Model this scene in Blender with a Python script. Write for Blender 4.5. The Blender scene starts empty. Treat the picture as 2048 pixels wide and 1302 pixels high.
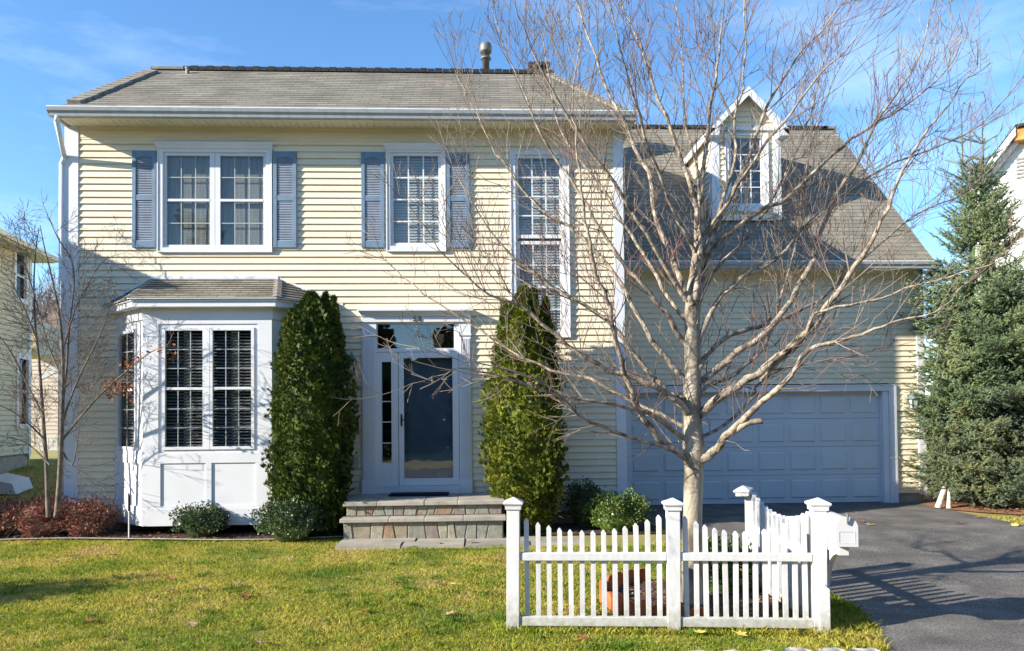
import bpy, math, random
import numpy as np
from math import sin, cos, tan, radians, pi, sqrt, atan2, hypot, asin
from mathutils import Vector, Matrix
random.seed(7); rng = np.random.default_rng(11)
C = bpy.context.scene.collection

# ------------------------------------------------------------------ camera
F = 1500.0; YAW = radians(2.5); PIT = radians(1.3); ROLL = 0.0095; SH = 150.0; CZ = 1.67
_f = Vector((sin(YAW)*cos(PIT), cos(YAW)*cos(PIT), sin(PIT)))
_r0 = Vector((cos(YAW), -sin(YAW), 0)); _u0 = _r0.cross(_f)
_r = _r0*cos(ROLL) - _u0*sin(ROLL); _u = _r0*sin(ROLL) + _u0*cos(ROLL)
cd = bpy.data.cameras.new("camera"); cam = bpy.data.objects.new("camera", cd); C.objects.link(cam)
M3 = Matrix((_r, _u, -_f)).transposed()
cam.matrix_world = Matrix.Translation((0, 0, CZ)) @ M3.to_4x4()
cd.sensor_width = 36.0; cd.lens = F/2048*36; cd.shift_y = SH/2048; cd.clip_end = 1500; cd.clip_start = 0.05
bpy.context.scene.camera = cam
def ray(px, py): return _r*((px-1024)/F) + _u*((651+SH-py)/F) + _f
def at(px, py, Y):
    d = ray(px, py); t = Y/d.y
    return Vector((d.x*t, Y, CZ + d.z*t))
def ax(px, py, Y=11.1): return at(px, py, Y).x
def az(px, py, Y=11.1): return at(px, py, Y).z
def gnd(px, py, z=0.0):
    d = ray(px, py); t = (z-CZ)/d.z
    return Vector((d.x*t, d.y*t, z))

# ------------------------------------------------------------------ world and sun
S = bpy.context.scene
SUN = Vector((2.75, 1.0, -1.24)).normalized()          # direction the light travels
w = bpy.data.worlds.new("World"); S.world = w; w.use_nodes = True
nt = w.node_tree; nt.nodes.clear()
out = nt.nodes.new("ShaderNodeOutputWorld"); bg = nt.nodes.new("ShaderNodeBackground")
sky = nt.nodes.new("ShaderNodeTexSky"); sky.sky_type = 'NISHITA'; sky.sun_disc = False
sky.sun_elevation = asin(-SUN.z); sky.sun_rotation = atan2(-SUN.x, -SUN.y) % (2*pi)
sky.altitude = 50; sky.air_density = 1.0; sky.dust_density = 0.0; sky.ozone_density = 4.0
tc = nt.nodes.new("ShaderNodeTexCoord"); mp = nt.nodes.new("ShaderNodeMapping"); mp.inputs['Scale'].default_value = (1.2, 3.5, 7.0)
mp.inputs['Rotation'].default_value = (0.1, 0.25, 0.5)
nz = nt.nodes.new("ShaderNodeTexNoise"); nz.inputs['Scale'].default_value = 1.6; nz.inputs['Detail'].default_value = 8; nz.inputs['Roughness'].default_value = 0.62
cr = nt.nodes.new("ShaderNodeValToRGB"); cr.color_ramp.elements[0].position = 0.50; cr.color_ramp.elements[0].color = (0, 0, 0, 1)
cr.color_ramp.elements[1].position = 0.86; cr.color_ramp.elements[1].color = (0.22, 0.22, 0.22, 1)
mx = nt.nodes.new("ShaderNodeMixRGB"); mx.inputs['Color2'].default_value = (7.2, 8.0, 9.0, 1)
nt.links.new(tc.outputs['Generated'], mp.inputs['Vector']); nt.links.new(mp.outputs[0], nz.inputs['Vector'])
nt.links.new(nz.outputs['Fac'], cr.inputs[0]); nt.links.new(cr.outputs[0], mx.inputs['Fac'])
hs = nt.nodes.new('ShaderNodeHueSaturation'); hs.inputs['Saturation'].default_value = 1.10; nt.links.new(sky.outputs[0], hs.inputs['Color']); nt.links.new(hs.outputs[0], mx.inputs['Color1']); nt.links.new(mx.outputs[0], bg.inputs['Color'])
bg.inputs['Strength'].default_value = 0.14
nt.links.new(bg.outputs[0], out.inputs['Surface'])
sd = bpy.data.lights.new("sun", 'SUN'); sd.energy = 5.0; sd.angle = radians(0.55); sd.color = (1.0, 0.92, 0.79)
so = bpy.data.objects.new("sun", sd); C.objects.link(so)
so.rotation_euler = SUN.to_track_quat('-Z', 'Y').to_euler(); so.location = (-20, -8, 12)
S.view_settings.view_transform = 'Standard'; S.view_settings.look = 'None'
S.view_settings.exposure = 1.10; S.view_settings.gamma = 1.0
S.cycles.max_bounces = 8; S.cycles.transparent_max_bounces = 12
try: S.cycles.use_adaptive_sampling = True
except Exception: pass

# ------------------------------------------------------------------ materials
def mat(name, col, rough=0.7, var=0.12, scale=6.0, bump=0.0, bscale=40.0, spec=0.35, metal=0.0, col2=None, detail=5, island=0.0, coat=0.0, streak=None):
    m = bpy.data.materials.new(name); m.use_nodes = True; n = m.node_tree
    b = n.nodes['Principled BSDF']; b.inputs['Roughness'].default_value = rough
    b.inputs['Metallic'].default_value = metal
    b.inputs['Specular IOR Level'].default_value = spec
    if coat: b.inputs['Coat Weight'].default_value = coat
    t = n.nodes.new("ShaderNodeTexCoord"); ns = n.nodes.new("ShaderNodeTexNoise")
    ns.inputs['Scale'].default_value = scale; ns.inputs['Detail'].default_value = detail
    if streak:
        mp = n.nodes.new("ShaderNodeMapping"); mp.inputs['Scale'].default_value = streak
        n.links.new(t.outputs['Object'], mp.inputs['Vector']); n.links.new(mp.outputs[0], ns.inputs['Vector'])
    else: n.links.new(t.outputs['Object'], ns.inputs['Vector'])
    r = n.nodes.new("ShaderNodeValToRGB")
    c2 = col2 or tuple(min(1, c*(1+var)) for c in col); c1 = col if col2 else tuple(c*(1-var) for c in col)
    r.color_ramp.elements[0].position = 0.32; r.color_ramp.elements[0].color = (*c1, 1)
    r.color_ramp.elements[1].position = 0.68; r.color_ramp.elements[1].color = (*c2, 1)
    n.links.new(ns.outputs['Fac'], r.inputs[0]); last = r.outputs[0]
    if island:
        g = n.nodes.new("ShaderNodeNewGeometry"); mr = n.nodes.new("ShaderNodeMapRange")
        mr.inputs['To Min'].default_value = 1-island; mr.inputs['To Max'].default_value = 1+island
        n.links.new(g.outputs['Random Per Island'], mr.inputs['Value'])
        mm = n.nodes.new("ShaderNodeVectorMath"); mm.operation = 'SCALE'
        n.links.new(last, mm.inputs[0]); n.links.new(mr.outputs[0], mm.inputs['Scale']); last = mm.outputs[0]
    n.links.new(last, b.inputs['Base Color'])
    if bump:
        nb = n.nodes.new("ShaderNodeTexNoise"); nb.inputs['Scale'].default_value = bscale; nb.inputs['Detail'].default_value = 4
        n.links.new(t.outputs['Object'], nb.inputs['Vector'])
        bp = n.nodes.new("ShaderNodeBump"); bp.inputs['Strength'].default_value = bump; bp.inputs['Distance'].default_value = 0.01
        n.links.new(nb.outputs['Fac'], bp.inputs['Height']); n.links.new(bp.outputs[0], b.inputs['Normal'])
    return m
def ramp3(m, cols, pos):
    """replace the ramp stops of a mat() material"""
    r = [x for x in m.node_tree.nodes if x.type == 'VALTORGB'][0].color_ramp
    while len(r.elements) < len(cols): r.elements.new(0.5)
    for e, c, p in zip(r.elements, cols, pos): e.position = p; e.color = (*c, 1)
    return m
def leafmat(name, cols, pos, scale=3.0, rough=0.6, island=0.35, trans=0.25, spec=0.25):
    m = mat(name, cols[0], rough=rough, scale=scale, island=island, spec=spec); ramp3(m, cols, pos)
    n = m.node_tree; b = n.nodes['Principled BSDF']; o = [x for x in n.nodes if x.type == 'OUTPUT_MATERIAL'][0]
    if trans:
        tl = n.nodes.new("ShaderNodeBsdfTranslucent"); ms = n.nodes.new("ShaderNodeMixShader"); ms.inputs[0].default_value = trans
        src = b.inputs['Base Color'].links[0].from_socket
        n.links.new(src, tl.inputs['Color']); n.links.new(b.outputs[0], ms.inputs[1]); n.links.new(tl.outputs[0], ms.inputs[2])
        n.links.new(ms.outputs[0], o.inputs['Surface'])
    return m
def shingle_mat(name, base, alt, bw=0.30, bh=0.127, dark=0.5):
    m = bpy.data.materials.new(name); m.use_nodes = True; n = m.node_tree; b = n.nodes['Principled BSDF']
    b.inputs['Roughness'].default_value = 0.92; b.inputs['Specular IOR Level'].default_value = 0.15
    uv = n.nodes.new("ShaderNodeUVMap"); bt = n.nodes.new("ShaderNodeTexBrick")
    bt.offset = 0.5; bt.inputs['Scale'].default_value = 1.0; bt.inputs['Brick Width'].default_value = bw; bt.inputs['Row Height'].default_value = bh
    bt.inputs['Mortar Size'].default_value = 0.006; bt.inputs['Mortar Smooth'].default_value = 0.2; bt.inputs['Bias'].default_value = 0.0
    bt.inputs['Color1'].default_value = (*base, 1); bt.inputs['Color2'].default_value = (*alt, 1); bt.inputs['Mortar'].default_value = (base[0]*dark, base[1]*dark, base[2]*dark, 1)
    n.links.new(uv.outputs[0], bt.inputs['Vector'])
    ns = n.nodes.new("ShaderNodeTexNoise"); ns.inputs['Scale'].default_value = 1.3; ns.inputs['Detail'].default_value = 7; n.links.new(uv.outputs[0], ns.inputs['Vector'])
    ng = n.nodes.new("ShaderNodeTexNoise"); ng.inputs['Scale'].default_value = 60; ng.inputs['Detail'].default_value = 3; n.links.new(uv.outputs[0], ng.inputs['Vector'])
    mr = n.nodes.new("ShaderNodeMapRange"); mr.inputs['From Min'].default_value = .3; mr.inputs['From Max'].default_value = .7; mr.inputs['To Min'].default_value = .78; mr.inputs['To Max'].default_value = 1.2
    mg = n.nodes.new("ShaderNodeMapRange"); mg.inputs['From Min'].default_value = .3; mg.inputs['From Max'].default_value = .7; mg.inputs['To Min'].default_value = .72; mg.inputs['To Max'].default_value = 1.28
    n.links.new(ns.outputs['Fac'], mr.inputs['Value']); n.links.new(ng.outputs['Fac'], mg.inputs['Value'])
    a = n.nodes.new("ShaderNodeVectorMath"); a.operation = 'SCALE'; n.links.new(bt.outputs['Color'], a.inputs[0]); n.links.new(mr.outputs[0], a.inputs['Scale'])
    c = n.nodes.new("ShaderNodeVectorMath"); c.operation = 'SCALE'; n.links.new(a.outputs[0], c.inputs[0]); n.links.new(mg.outputs[0], c.inputs['Scale'])
    n.links.new(c.outputs[0], b.inputs['Base Color'])
    bp = n.nodes.new("ShaderNodeBump"); bp.inputs['Strength'].default_value = 0.5; bp.inputs['Distance'].default_value = 0.006
    n.links.new(ng.outputs['Fac'], bp.inputs['Height']); n.links.new(bp.outputs[0], b.inputs['Normal'])
    return m
def glass_mat(name, tint=(0.75, 0.8, 0.82), boost=1.0):
    m = bpy.data.materials.new(name); m.use_nodes = True; n = m.node_tree; n.nodes.remove(n.nodes['Principled BSDF'])
    o = [x for x in n.nodes if x.type == 'OUTPUT_MATERIAL'][0]
    t = n.nodes.new("ShaderNodeBsdfTransparent"); t.inputs[0].default_value = (*tint, 1)
    g = n.nodes.new("ShaderNodeBsdfGlossy"); g.inputs['Roughness'].default_value = 0.02
    ge = n.nodes.new("ShaderNodeNewGeometry"); dt = n.nodes.new("ShaderNodeVectorMath"); dt.operation = 'DOT_PRODUCT'
    n.links.new(ge.outputs['Normal'], dt.inputs[0]); n.links.new(ge.outputs['Incoming'], dt.inputs[1])
    ab = n.nodes.new("ShaderNodeMath"); ab.operation = 'ABSOLUTE'; n.links.new(dt.outputs['Value'], ab.inputs[0])
    su = n.nodes.new("ShaderNodeMath"); su.operation = 'SUBTRACT'; su.inputs[0].default_value = 1.0; n.links.new(ab.outputs[0], su.inputs[1])
    po = n.nodes.new("ShaderNodeMath"); po.operation = 'POWER'; po.inputs[1].default_value = 5.0; n.links.new(su.outputs[0], po.inputs[0])
    ml = n.nodes.new("ShaderNodeMath"); ml.operation = 'MULTIPLY_ADD'; ml.inputs[1].default_value = 0.9; ml.inputs[2].default_value = 0.085*boost; ml.use_clamp = True
    n.links.new(po.outputs[0], ml.inputs[0])
    nz = n.nodes.new("ShaderNodeTexNoise"); nz.inputs['Scale'].default_value = 2.2; tcx = n.nodes.new("ShaderNodeTexCoord"); n.links.new(tcx.outputs['Object'], nz.inputs['Vector'])
    bp = n.nodes.new("ShaderNodeBump"); bp.inputs['Strength'].default_value = 0.10; bp.inputs['Distance'].default_value = 0.02
    n.links.new(nz.outputs['Fac'], bp.inputs['Height']); n.links.new(bp.outputs[0], g.inputs['Normal'])
    ms = n.nodes.new("ShaderNodeMixShader"); n.links.new(ml.outputs[0], ms.inputs[0])
    n.links.new(t.outputs[0], ms.inputs[1]); n.links.new(g.outputs[0], ms.inputs[2]); n.links.new(ms.outputs[0], o.inputs['Surface'])
    return m

M = {}
M['siding'] = mat('siding', (0.79, 0.69, 0.505), rough=0.55, var=0.05, scale=1.6, bump=0.10, bscale=60, spec=0.3, island=.035, streak=(0.6, 1, 6))
M['trim'] = mat('trim', (0.70, 0.71, 0.735), rough=0.5, var=0.04, scale=3, bump=0.05, bscale=30)
M['lip'] = mat('lip', (0.78, 0.79, 0.78), rough=.35)
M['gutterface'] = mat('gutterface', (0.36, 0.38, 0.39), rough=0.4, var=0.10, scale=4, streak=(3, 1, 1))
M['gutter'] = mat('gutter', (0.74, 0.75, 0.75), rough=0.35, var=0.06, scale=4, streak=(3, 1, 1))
M['soffit'] = mat('soffit', (0.74, 0.70, 0.55), rough=0.6, var=0.05)
M['shutter'] = mat('shutter', (0.155, 0.235, 0.32), rough=0.6, var=0.1, scale=8, bump=0.05)
M['louver'] = mat('louver', (0.31, 0.355, 0.43), rough=0.6, var=0.12, scale=8)
M['roof'] = shingle_mat('roof', (0.270, 0.240, 0.188), (0.192, 0.176, 0.144))
M['bayroof'] = shingle_mat('bayroof', (0.30, 0.27, 0.20), (0.21, 0.19, 0.145), bw=0.26, bh=0.10, dark=0.30)
M['ridge'] = mat('ridge', (0.03, 0.03, 0.03), rough=0.9, var=0.3)
M['cap'] = mat('cap', (0.25, 0.22, 0.18), rough=0.95, var=0.2, scale=14, bump=0.3)
M['glass'] = glass_mat('glass', (0.88, 0.9, 0.9), .8); M['dglass'] = glass_mat('dglass', (0.7, 0.75, 0.8), 1.5); M['nglass'] = glass_mat('nglass', (0.35, 0.36, 0.38), .35)
M['muntin'] = mat('muntin', (0.70, 0.72, 0.72), rough=0.5, var=0.03)
M['grid'] = mat('grid', (0.38, 0.40, 0.40), rough=0.5, var=0.03)
M['blind'] = mat('blind', (0.15, 0.155, 0.15), rough=0.6, var=0.08, scale=3)
M['blindw'] = mat('blindw', (0.44, 0.46, 0.45), rough=0.6, var=0.06, scale=3)
M['curtain'] = mat('curtain', (0.50, 0.56, 0.56), rough=0.8, var=0.1)
M['sheer'] = mat('sheer', (0.24, 0.245, 0.22), rough=0.9, var=0.25, scale=10, streak=(8, 1, .3))
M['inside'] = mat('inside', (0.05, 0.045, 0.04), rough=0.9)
M['door'] = mat('door', (0.30, 0.36, 0.40), rough=0.45, var=0.08)
M['garage'] = mat('garage', (0.60, 0.63, 0.65), rough=0.45, var=0.04, scale=2, bump=0.04)
M['black'] = mat('black', (0.02, 0.02, 0.022), rough=0.4)
M['dark'] = mat('dark', (0.05, 0.05, 0.05), rough=0.5, var=0.2)
M['metal'] = mat('metal', (0.20, 0.19, 0.175), rough=0.55, metal=0.4, var=0.2, scale=10)
M['lampglass'] = mat('lampglass', (0.50, 0.52, 0.48), rough=0.2, var=0.1)
M['verd'] = mat('verd', (0.16, 0.21, 0.20), rough=0.5, var=0.2, metal=0.3)
M['concrete'] = mat('concrete', (0.36, 0.33, 0.27), rough=0.9, var=0.2, scale=9, bump=0.4)
M['bluestone'] = mat('bluestone', (0.27, 0.26, 0.23), rough=0.75, var=0.22, scale=5, bump=0.3, bscale=18)
M['slate'] = mat('slate', (0.36, 0.33, 0.28), rough=0.8, var=0.2, scale=4, bump=0.3, bscale=18)
M['mat'] = mat('mat', (0.01, 0.012, 0.02), rough=0.95, bump=0.6, bscale=200)
M['white'] = mat('white', (0.62, 0.625, 0.63), rough=0.5, var=0.07, scale=7, bump=0.12, bscale=45, col2=None, streak=(4, 4, .8))
_wn = M['white'].node_tree; _wb = _wn.nodes['Principled BSDF']; _src = _wb.inputs['Base Color'].links[0].from_socket
_oi = _wn.nodes.new("ShaderNodeObjectInfo"); _m1 = _wn.nodes.new("ShaderNodeMapRange"); _m1.inputs['To Min'].default_value = .90; _m1.inputs['To Max'].default_value = 1.06; _wn.links.new(_oi.outputs['Random'], _m1.inputs['Value'])
_v1 = _wn.nodes.new("ShaderNodeVectorMath"); _v1.operation = 'SCALE'; _wn.links.new(_src, _v1.inputs[0]); _wn.links.new(_m1.outputs[0], _v1.inputs['Scale'])
_g = _wn.nodes.new("ShaderNodeNewGeometry"); _sx = _wn.nodes.new("ShaderNodeSeparateXYZ"); _wn.links.new(_g.outputs['Position'], _sx.inputs[0])
_nn = _wn.nodes.new("ShaderNodeTexNoise"); _nn.inputs['Scale'].default_value = 22; _nn.inputs['Detail'].default_value = 6; _wn.links.new(_g.outputs['Position'], _nn.inputs['Vector'])
_ad = _wn.nodes.new("ShaderNodeMath"); _ad.operation = 'MULTIPLY_ADD'; _ad.inputs[1].default_value = -.35; _wn.links.new(_nn.outputs['Fac'], _ad.inputs[0]); _wn.links.new(_sx.outputs['Z'], _ad.inputs[2])
_m2 = _wn.nodes.new("ShaderNodeMapRange"); _m2.inputs['From Min'].default_value = -.16; _m2.inputs['From Max'].default_value = .06; _m2.inputs['To Min'].default_value = .6; _m2.inputs['To Max'].default_value = 0; _wn.links.new(_ad.outputs[0], _m2.inputs['Value'])
_mx = _wn.nodes.new("ShaderNodeMixRGB"); _mx.inputs['Color2'].default_value = (.20, .19, .10, 1); _wn.links.new(_m2.outputs[0], _mx.inputs['Fac']); _wn.links.new(_v1.outputs[0], _mx.inputs['Color1']); _wn.links.new(_mx.outputs[0], _wb.inputs['Base Color'])
M['mail'] = mat('mail', (0.56, 0.565, 0.58), rough=0.3, var=0.03)
M['plastic'] = mat('plastic', (0.86, 0.86, 0.86), rough=0.3, var=0.02)
M['terra'] = mat('terra', (0.48, 0.13, 0.045), rough=0.8, var=0.25, scale=12, bump=0.2)
M['bark'] = ramp3(mat('bark', (0.3, 0.25, 0.18), rough=0.9, scale=7, bump=0.9, bscale=30, detail=9, streak=(1, 1, .35)), [(0.10, 0.08, 0.06), (0.31, 0.26, 0.19), (0.52, 0.45, 0.34)], [0.36, 0.49, 0.66])
M['limb'] = ramp3(mat('limb', (0.3, 0.25, 0.18), rough=0.85, scale=16, bump=0.9, bscale=40), [(0.11, 0.09, 0.068), (0.28, 0.23, 0.17), (0.47, 0.39, 0.30)], [0.36, 0.48, 0.66])
M['twig'] = ramp3(mat('twig', (0.27, 0.19, 0.14), rough=0.85, scale=1.1, island=0.35), [(0.30, 0.25, 0.19), (0.20, 0.155, 0.12), (0.20, 0.105, 0.095)], [.35, .5, .66])
M['bark2'] = mat('bark2', (0.10, 0.08, 0.065), rough=0.9, scale=9, col2=(0.22, 0.19, 0.15), bump=0.6)
M['twig2'] = mat('twig2', (0.13, 0.10, 0.08), rough=0.85, scale=6, col2=(0.21, 0.17, 0.135), island=0.25)
M['dryleaf'] = leafmat('dryleaf', [(0.20, 0.06, 0.02), (0.34, 0.14, 0.05)], [0.4, 0.6], island=0.5)

# ------------------------------------------------------------------ mesh helpers
def link(name, me, m, parent=None, smooth=False):
    o = bpy.data.objects.new(name, me); C.objects.link(o)
    for mm in (m if isinstance(m, (list, tuple)) else [m]): me.materials.append(mm)
    if parent is not None: o.parent = parent
    if smooth:
        me.polygons.foreach_set('use_smooth', [True]*len(me.polygons))
    return o
ORG = {}
def origin_of(p):
    v = Vector((0, 0, 0))
    while p is not None: v += p.location; p = p.parent
    return v
class MB:
    def __init__(s): s.v = []; s.f = []; s.uv = []; s.xf = None; s.mi = []; s.cm = 0
    def add(s, vs, fs, uvs=None):
        b = len(s.v)
        for p in vs: s.v.append(Vector(s.xf @ Vector(p)) if s.xf else Vector(p))
        for i, f in enumerate(fs):
            s.f.append([b+k for k in f]); s.mi.append(s.cm)
            s.uv.append(uvs[i] if uvs else None)
        return s
    def box(s, x0, x1, y0, y1, z0, z1):
        if x0 > x1: x0, x1 = x1, x0
        if y0 > y1: y0, y1 = y1, y0
        if z0 > z1: z0, z1 = z1, z0
        return s.add([(x0,y0,z0),(x1,y0,z0),(x1,y1,z0),(x0,y1,z0),(x0,y0,z1),(x1,y0,z1),(x1,y1,z1),(x0,y1,z1)],
            [(0,3,2,1),(4,5,6,7),(0,1,5,4),(1,2,6,5),(2,3,7,6),(3,0,4,7)])
    def prism(s, poly, d):
        """planar polygon (3-D points) swept by vector d"""
        n = len(poly); d = Vector(d); a = [Vector(p) for p in poly]; b = [p+d for p in a]
        return s.add(a+b, [tuple(range(n)), tuple(range(2*n-1, n-1, -1))] + [(i, (i+1) % n + 0, (i+1) % n + n, i+n)[::-1] for i in range(n)])
    def lathe(s, prof, cx, cy, n=12, ang=0.0, sq=1.0):
        """rings [(r, z)] round a vertical axis"""
        vs = []; fs = []
        for r, z in prof:
            for k in range(n):
                a = ang + 2*pi*k/n; vs.append((cx + r*cos(a), cy + r*sin(a)*sq, z))
        for i in range(len(prof)-1):
            for k in range(n): fs.append((i*n+k, i*n+(k+1) % n, (i+1)*n+(k+1) % n, (i+1)*n+k))
        fs.append(tuple(range(n))[::-1]); fs.append(tuple((len(prof)-1)*n+k for k in range(n)))
        return s.add(vs, fs)
    def tube(s, pts, rad, n=6):
        pts = [Vector(p) for p in pts]; m = len(pts)
        if not isinstance(rad, (list, tuple)): rad = [rad]*m
        vs = []; fs = []; ref = None
        for i, p in enumerate(pts):
            d = (pts[min(i+1, m-1)] - pts[max(i-1, 0)])
            if d.length < 1e-9: d = Vector((0, 0, 1))
            d.normalize()
            if ref is None: ref = Vector((1, 0, 0)) if abs(d.x) < 0.8 else Vector((0, 1, 0))
            a = (ref - d*ref.dot(d)); 
            if a.length < 1e-6: a = d.orthogonal()
            a.normalize(); ref = a; b = d.cross(a)
            for k in range(n):
                t = 2*pi*k/n; vs.append(p + (a*cos(t) + b*sin(t))*rad[i])
        for i in range(m-1):
            for k in range(n): fs.append((i*n+k, i*n+(k+1) % n, (i+1)*n+(k+1) % n, (i+1)*n+k))
        fs.append(tuple(range(n))[::-1]); fs.append(tuple((m-1)*n+k for k in range(n)))
        return s.add(vs, fs)
    def build(s, name, m, parent=None, smooth=False, bevel=0):
        og = origin_of(parent)
        me = bpy.data.meshes.new(name); me.from_pydata([tuple(p-og) for p in s.v], [], s.f)
        if any(u for u in s.uv):
            ul = me.uv_layers.new(name='UVMap'); i = 0; flat = []
            for f, u in zip(s.f, s.uv):
                for k in range(len(f)): flat += (list(u[k]) if u else [0, 0])
            ul.data.foreach_set('uv', flat)
        o = link(name, me, m, parent, smooth)
        if any(s.mi): me.polygons.foreach_set('material_index', s.mi)
        if bevel:
            bv = o.modifiers.new('bevel', 'BEVEL'); bv.width = bevel; bv.segments = 2; bv.limit_method = 'ANGLE'
        return o
def np_mesh(name, V, nper, m, parent=None, smooth=False):
    """V: (N*nper,3) array, every nper verts one face"""
    og = np.array(origin_of(parent)); V = np.asarray(V, dtype=np.float32).reshape(-1, 3) - og.astype(np.float32)
    N = len(V)//nper; me = bpy.data.meshes.new(name)
    me.vertices.add(len(V)); me.vertices.foreach_set('co', V.ravel())
    me.loops.add(len(V)); me.loops.foreach_set('vertex_index', np.arange(len(V), dtype=np.int32))
    me.polygons.add(N); me.polygons.foreach_set('loop_start', np.arange(0, len(V), nper, dtype=np.int32))
    try: me.polygons.foreach_set('loop_total', np.full(N, nper, dtype=np.int32))
    except Exception: pass
    me.update(calc_edges=True); me.validate()
    return link(name, me, m, parent, smooth)
def thing(name, label, cat, loc, group=None):
    o = bpy.data.objects.new(name, None); C.objects.link(o); o.location = loc; o.empty_display_size = 0.2
    tag(o, label, cat, group); return o
def tag(o, label=None, cat=None, group=None, kind=None):
    if label: o['label'] = label
    if cat: o['category'] = cat
    if group: o['group'] = group
    if kind: o['kind'] = kind
    return o

# ------------------------------------------------------------------ ground
def gz(x, y):
    b = 0.0 if y < 6 else (0.02*(y-6) if y < 10.5 else 0.09)
    def ss(t): t = max(0, min(1, t)); return t*t*(3-2*t)
    left = 0.09*max(0, min(y, 18.8)-11.6)*ss((-5.0-x)/1.5)
    right = 0.03*max(0, min(y, 40)-13.5)*ss((x-8.5)/2)
    far = 0.05*max(0, min(y, 80)-42)
    near = -0.03*max(0, min(6.0, 4.6-y)) if y < 4.6 else 0
    return b+max(left, right)+far*0.6+max(near, -0.12)
def grid_sheet(name, xs, ys, m, off=0.0, mask=None):
    mb = MB(); idx = {}; vs = []
    for j, y in enumerate(ys):
        for i, x in enumerate(xs): vs.append((x, y, gz(x, y)+off))
    fs = []; n = len(xs)
    for j in range(len(ys)-1):
        for i in range(n-1):
            fs.append((j*n+i, j*n+i+1, (j+1)*n+i+1, (j+1)*n+i))
    return MB().add(vs, fs).build(name, m, smooth=True)
M['lawn'] = ramp3(mat('lawn', (0.1, 0.12, 0.03), rough=0.95, scale=1.1, detail=9, bump=0.8, bscale=50), [(0.20, 0.21, 0.045), (0.33, 0.28, 0.09), (0.42, 0.32, 0.14)], [0.3, 0.5, 0.7])
xs = sorted(set([-400, -200, -100, -60, -40, -30, -20] + [x*0.5 for x in range(-30, 31)] + [20, 30, 40, 60, 100, 200, 400]))
ys = sorted(set([-300, -100, -40, -10, 0, 2, 3.6] + [4+y*0.5 for y in range(0, 60)] + [36, 40, 50, 60, 80, 120, 200, 400, 900]))
tag(grid_sheet('ground', xs, ys, M['lawn']), kind='structure')

def poly_sheet(name, pts, m, off, sub=0.5, thick=0.0):
    """flat-ish polygon following gz, triangulated by clipping a grid"""
    import bmesh
    bm = bmesh.new(); vs = [bm.verts.new((x, y, 0)) for x, y in pts]; bm.faces.new(vs)
    x0, x1 = min(p[0] for p in pts), max(p[0] for p in pts); y0, y1 = min(p[1] for p in pts), max(p[1] for p in pts)
    k = x0+sub
    while k < x1: bmesh.ops.bisect_plane(bm, geom=bm.verts[:]+bm.edges[:]+bm.faces[:], plane_co=(k, 0, 0), plane_no=(1, 0, 0)); k += sub
    k = y0+sub
    while k < y1: bmesh.ops.bisect_plane(bm, geom=bm.verts[:]+bm.edges[:]+bm.faces[:], plane_co=(0, k, 0), plane_no=(0, 1, 0)); k += sub
    bmesh.ops.recalc_face_normals(bm, faces=bm.faces[:])
    for v in bm.verts: v.co.z = gz(v.co.x, v.co.y)+off
    if bm.faces and sum(f.normal.z for f in bm.faces) < 0: bmesh.ops.reverse_faces(bm, faces=bm.faces[:])
    me = bpy.data.meshes.new(name); bm.to_mesh(me); bm.free()
    return link(name, me, m, None, True)
M['asphalt'] = ramp3(mat('asphalt', (0.1, 0.1, 0.1), rough=0.9, scale=2.2, detail=12, bump=1.0, bscale=160), [(0.100, 0.092, 0.084), (0.150, 0.137, 0.122), (0.22, 0.20, 0.178)], [0.3, 0.52, 0.72])
_an = M['asphalt'].node_tree
_vo = _an.nodes.new("ShaderNodeTexNoise"); _vo.inputs['Scale'].default_value = 70; _vo.inputs['Detail'].default_value = 2
_tc = [x for x in _an.nodes if x.type == 'TEX_COORD'][0]; _an.links.new(_tc.outputs['Object'], _vo.inputs['Vector'])
_mr = _an.nodes.new("ShaderNodeMapRange"); _mr.inputs['From Min'].default_value = .35; _mr.inputs['From Max'].default_value = .65; _mr.inputs['To Min'].default_value = .5; _mr.inputs['To Max'].default_value = 1.55
_an.links.new(_vo.outputs['Fac'], _mr.inputs['Value'])
_vm = _an.nodes.new("ShaderNodeVectorMath"); _vm.operation = 'SCALE'
_b = _an.nodes['Principled BSDF']; _src = _b.inputs['Base Color'].links[0].from_socket
_an.links.new(_src, _vm.inputs[0]); _an.links.new(_mr.outputs[0], _vm.inputs['Scale']); _an.links.new(_vm.outputs[0], _b.inputs['Base Color'])
DRIVE = [(2.55, 13.14), (2.58, 9.0), (2.85, 7.6), (3.15, 6.9), (3.22, 6.4), (3.05, 5.7), (2.86, 5.2), (2.7, 4.75), (2.3, 4.3), (12.5, 4.3), (9.2, 5.6), (8.0, 7.5), (7.62, 9.5), (7.62, 11.5), (7.72, 13.14)]
tag(poly_sheet('driveway', DRIVE, M['asphalt'], 0.012), kind='structure')
tag(poly_sheet('road', [(-60, 4.26), (2.3, 4.26), (12.5, 4.26), (60, 4.26), (60, -4), (-60, -4)], M['asphalt'], 0.016, sub=4), kind='structure')
M['mulch'] = mat('mulch', (0.035, 0.022, 0.016), rough=0.95, scale=25, col2=(0.11, 0.065, 0.045), bump=1.0, bscale=60, detail=8)
BED = [(-7.6, 10.35), (-6.6, 10.28), (-5.6, 10.32), (-4.7, 10.2), (-4.1, 10.12), (-3.4, 10.0), (-2.7, 9.98), (-2.15, 10.05), (-1.78, 10.1), (-1.78, 11.09), (-5.9, 11.09), (-7.6, 11.6)]
tag(poly_sheet('flower_bed', BED, M['mulch'], 0.02), kind='structure')
tag(poly_sheet('flower_bed', [(0.36, 10.02), (2.5, 10.02), (2.5, 11.05), (0.36, 11.05)], M['mulch'], 0.018), kind='structure')
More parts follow.
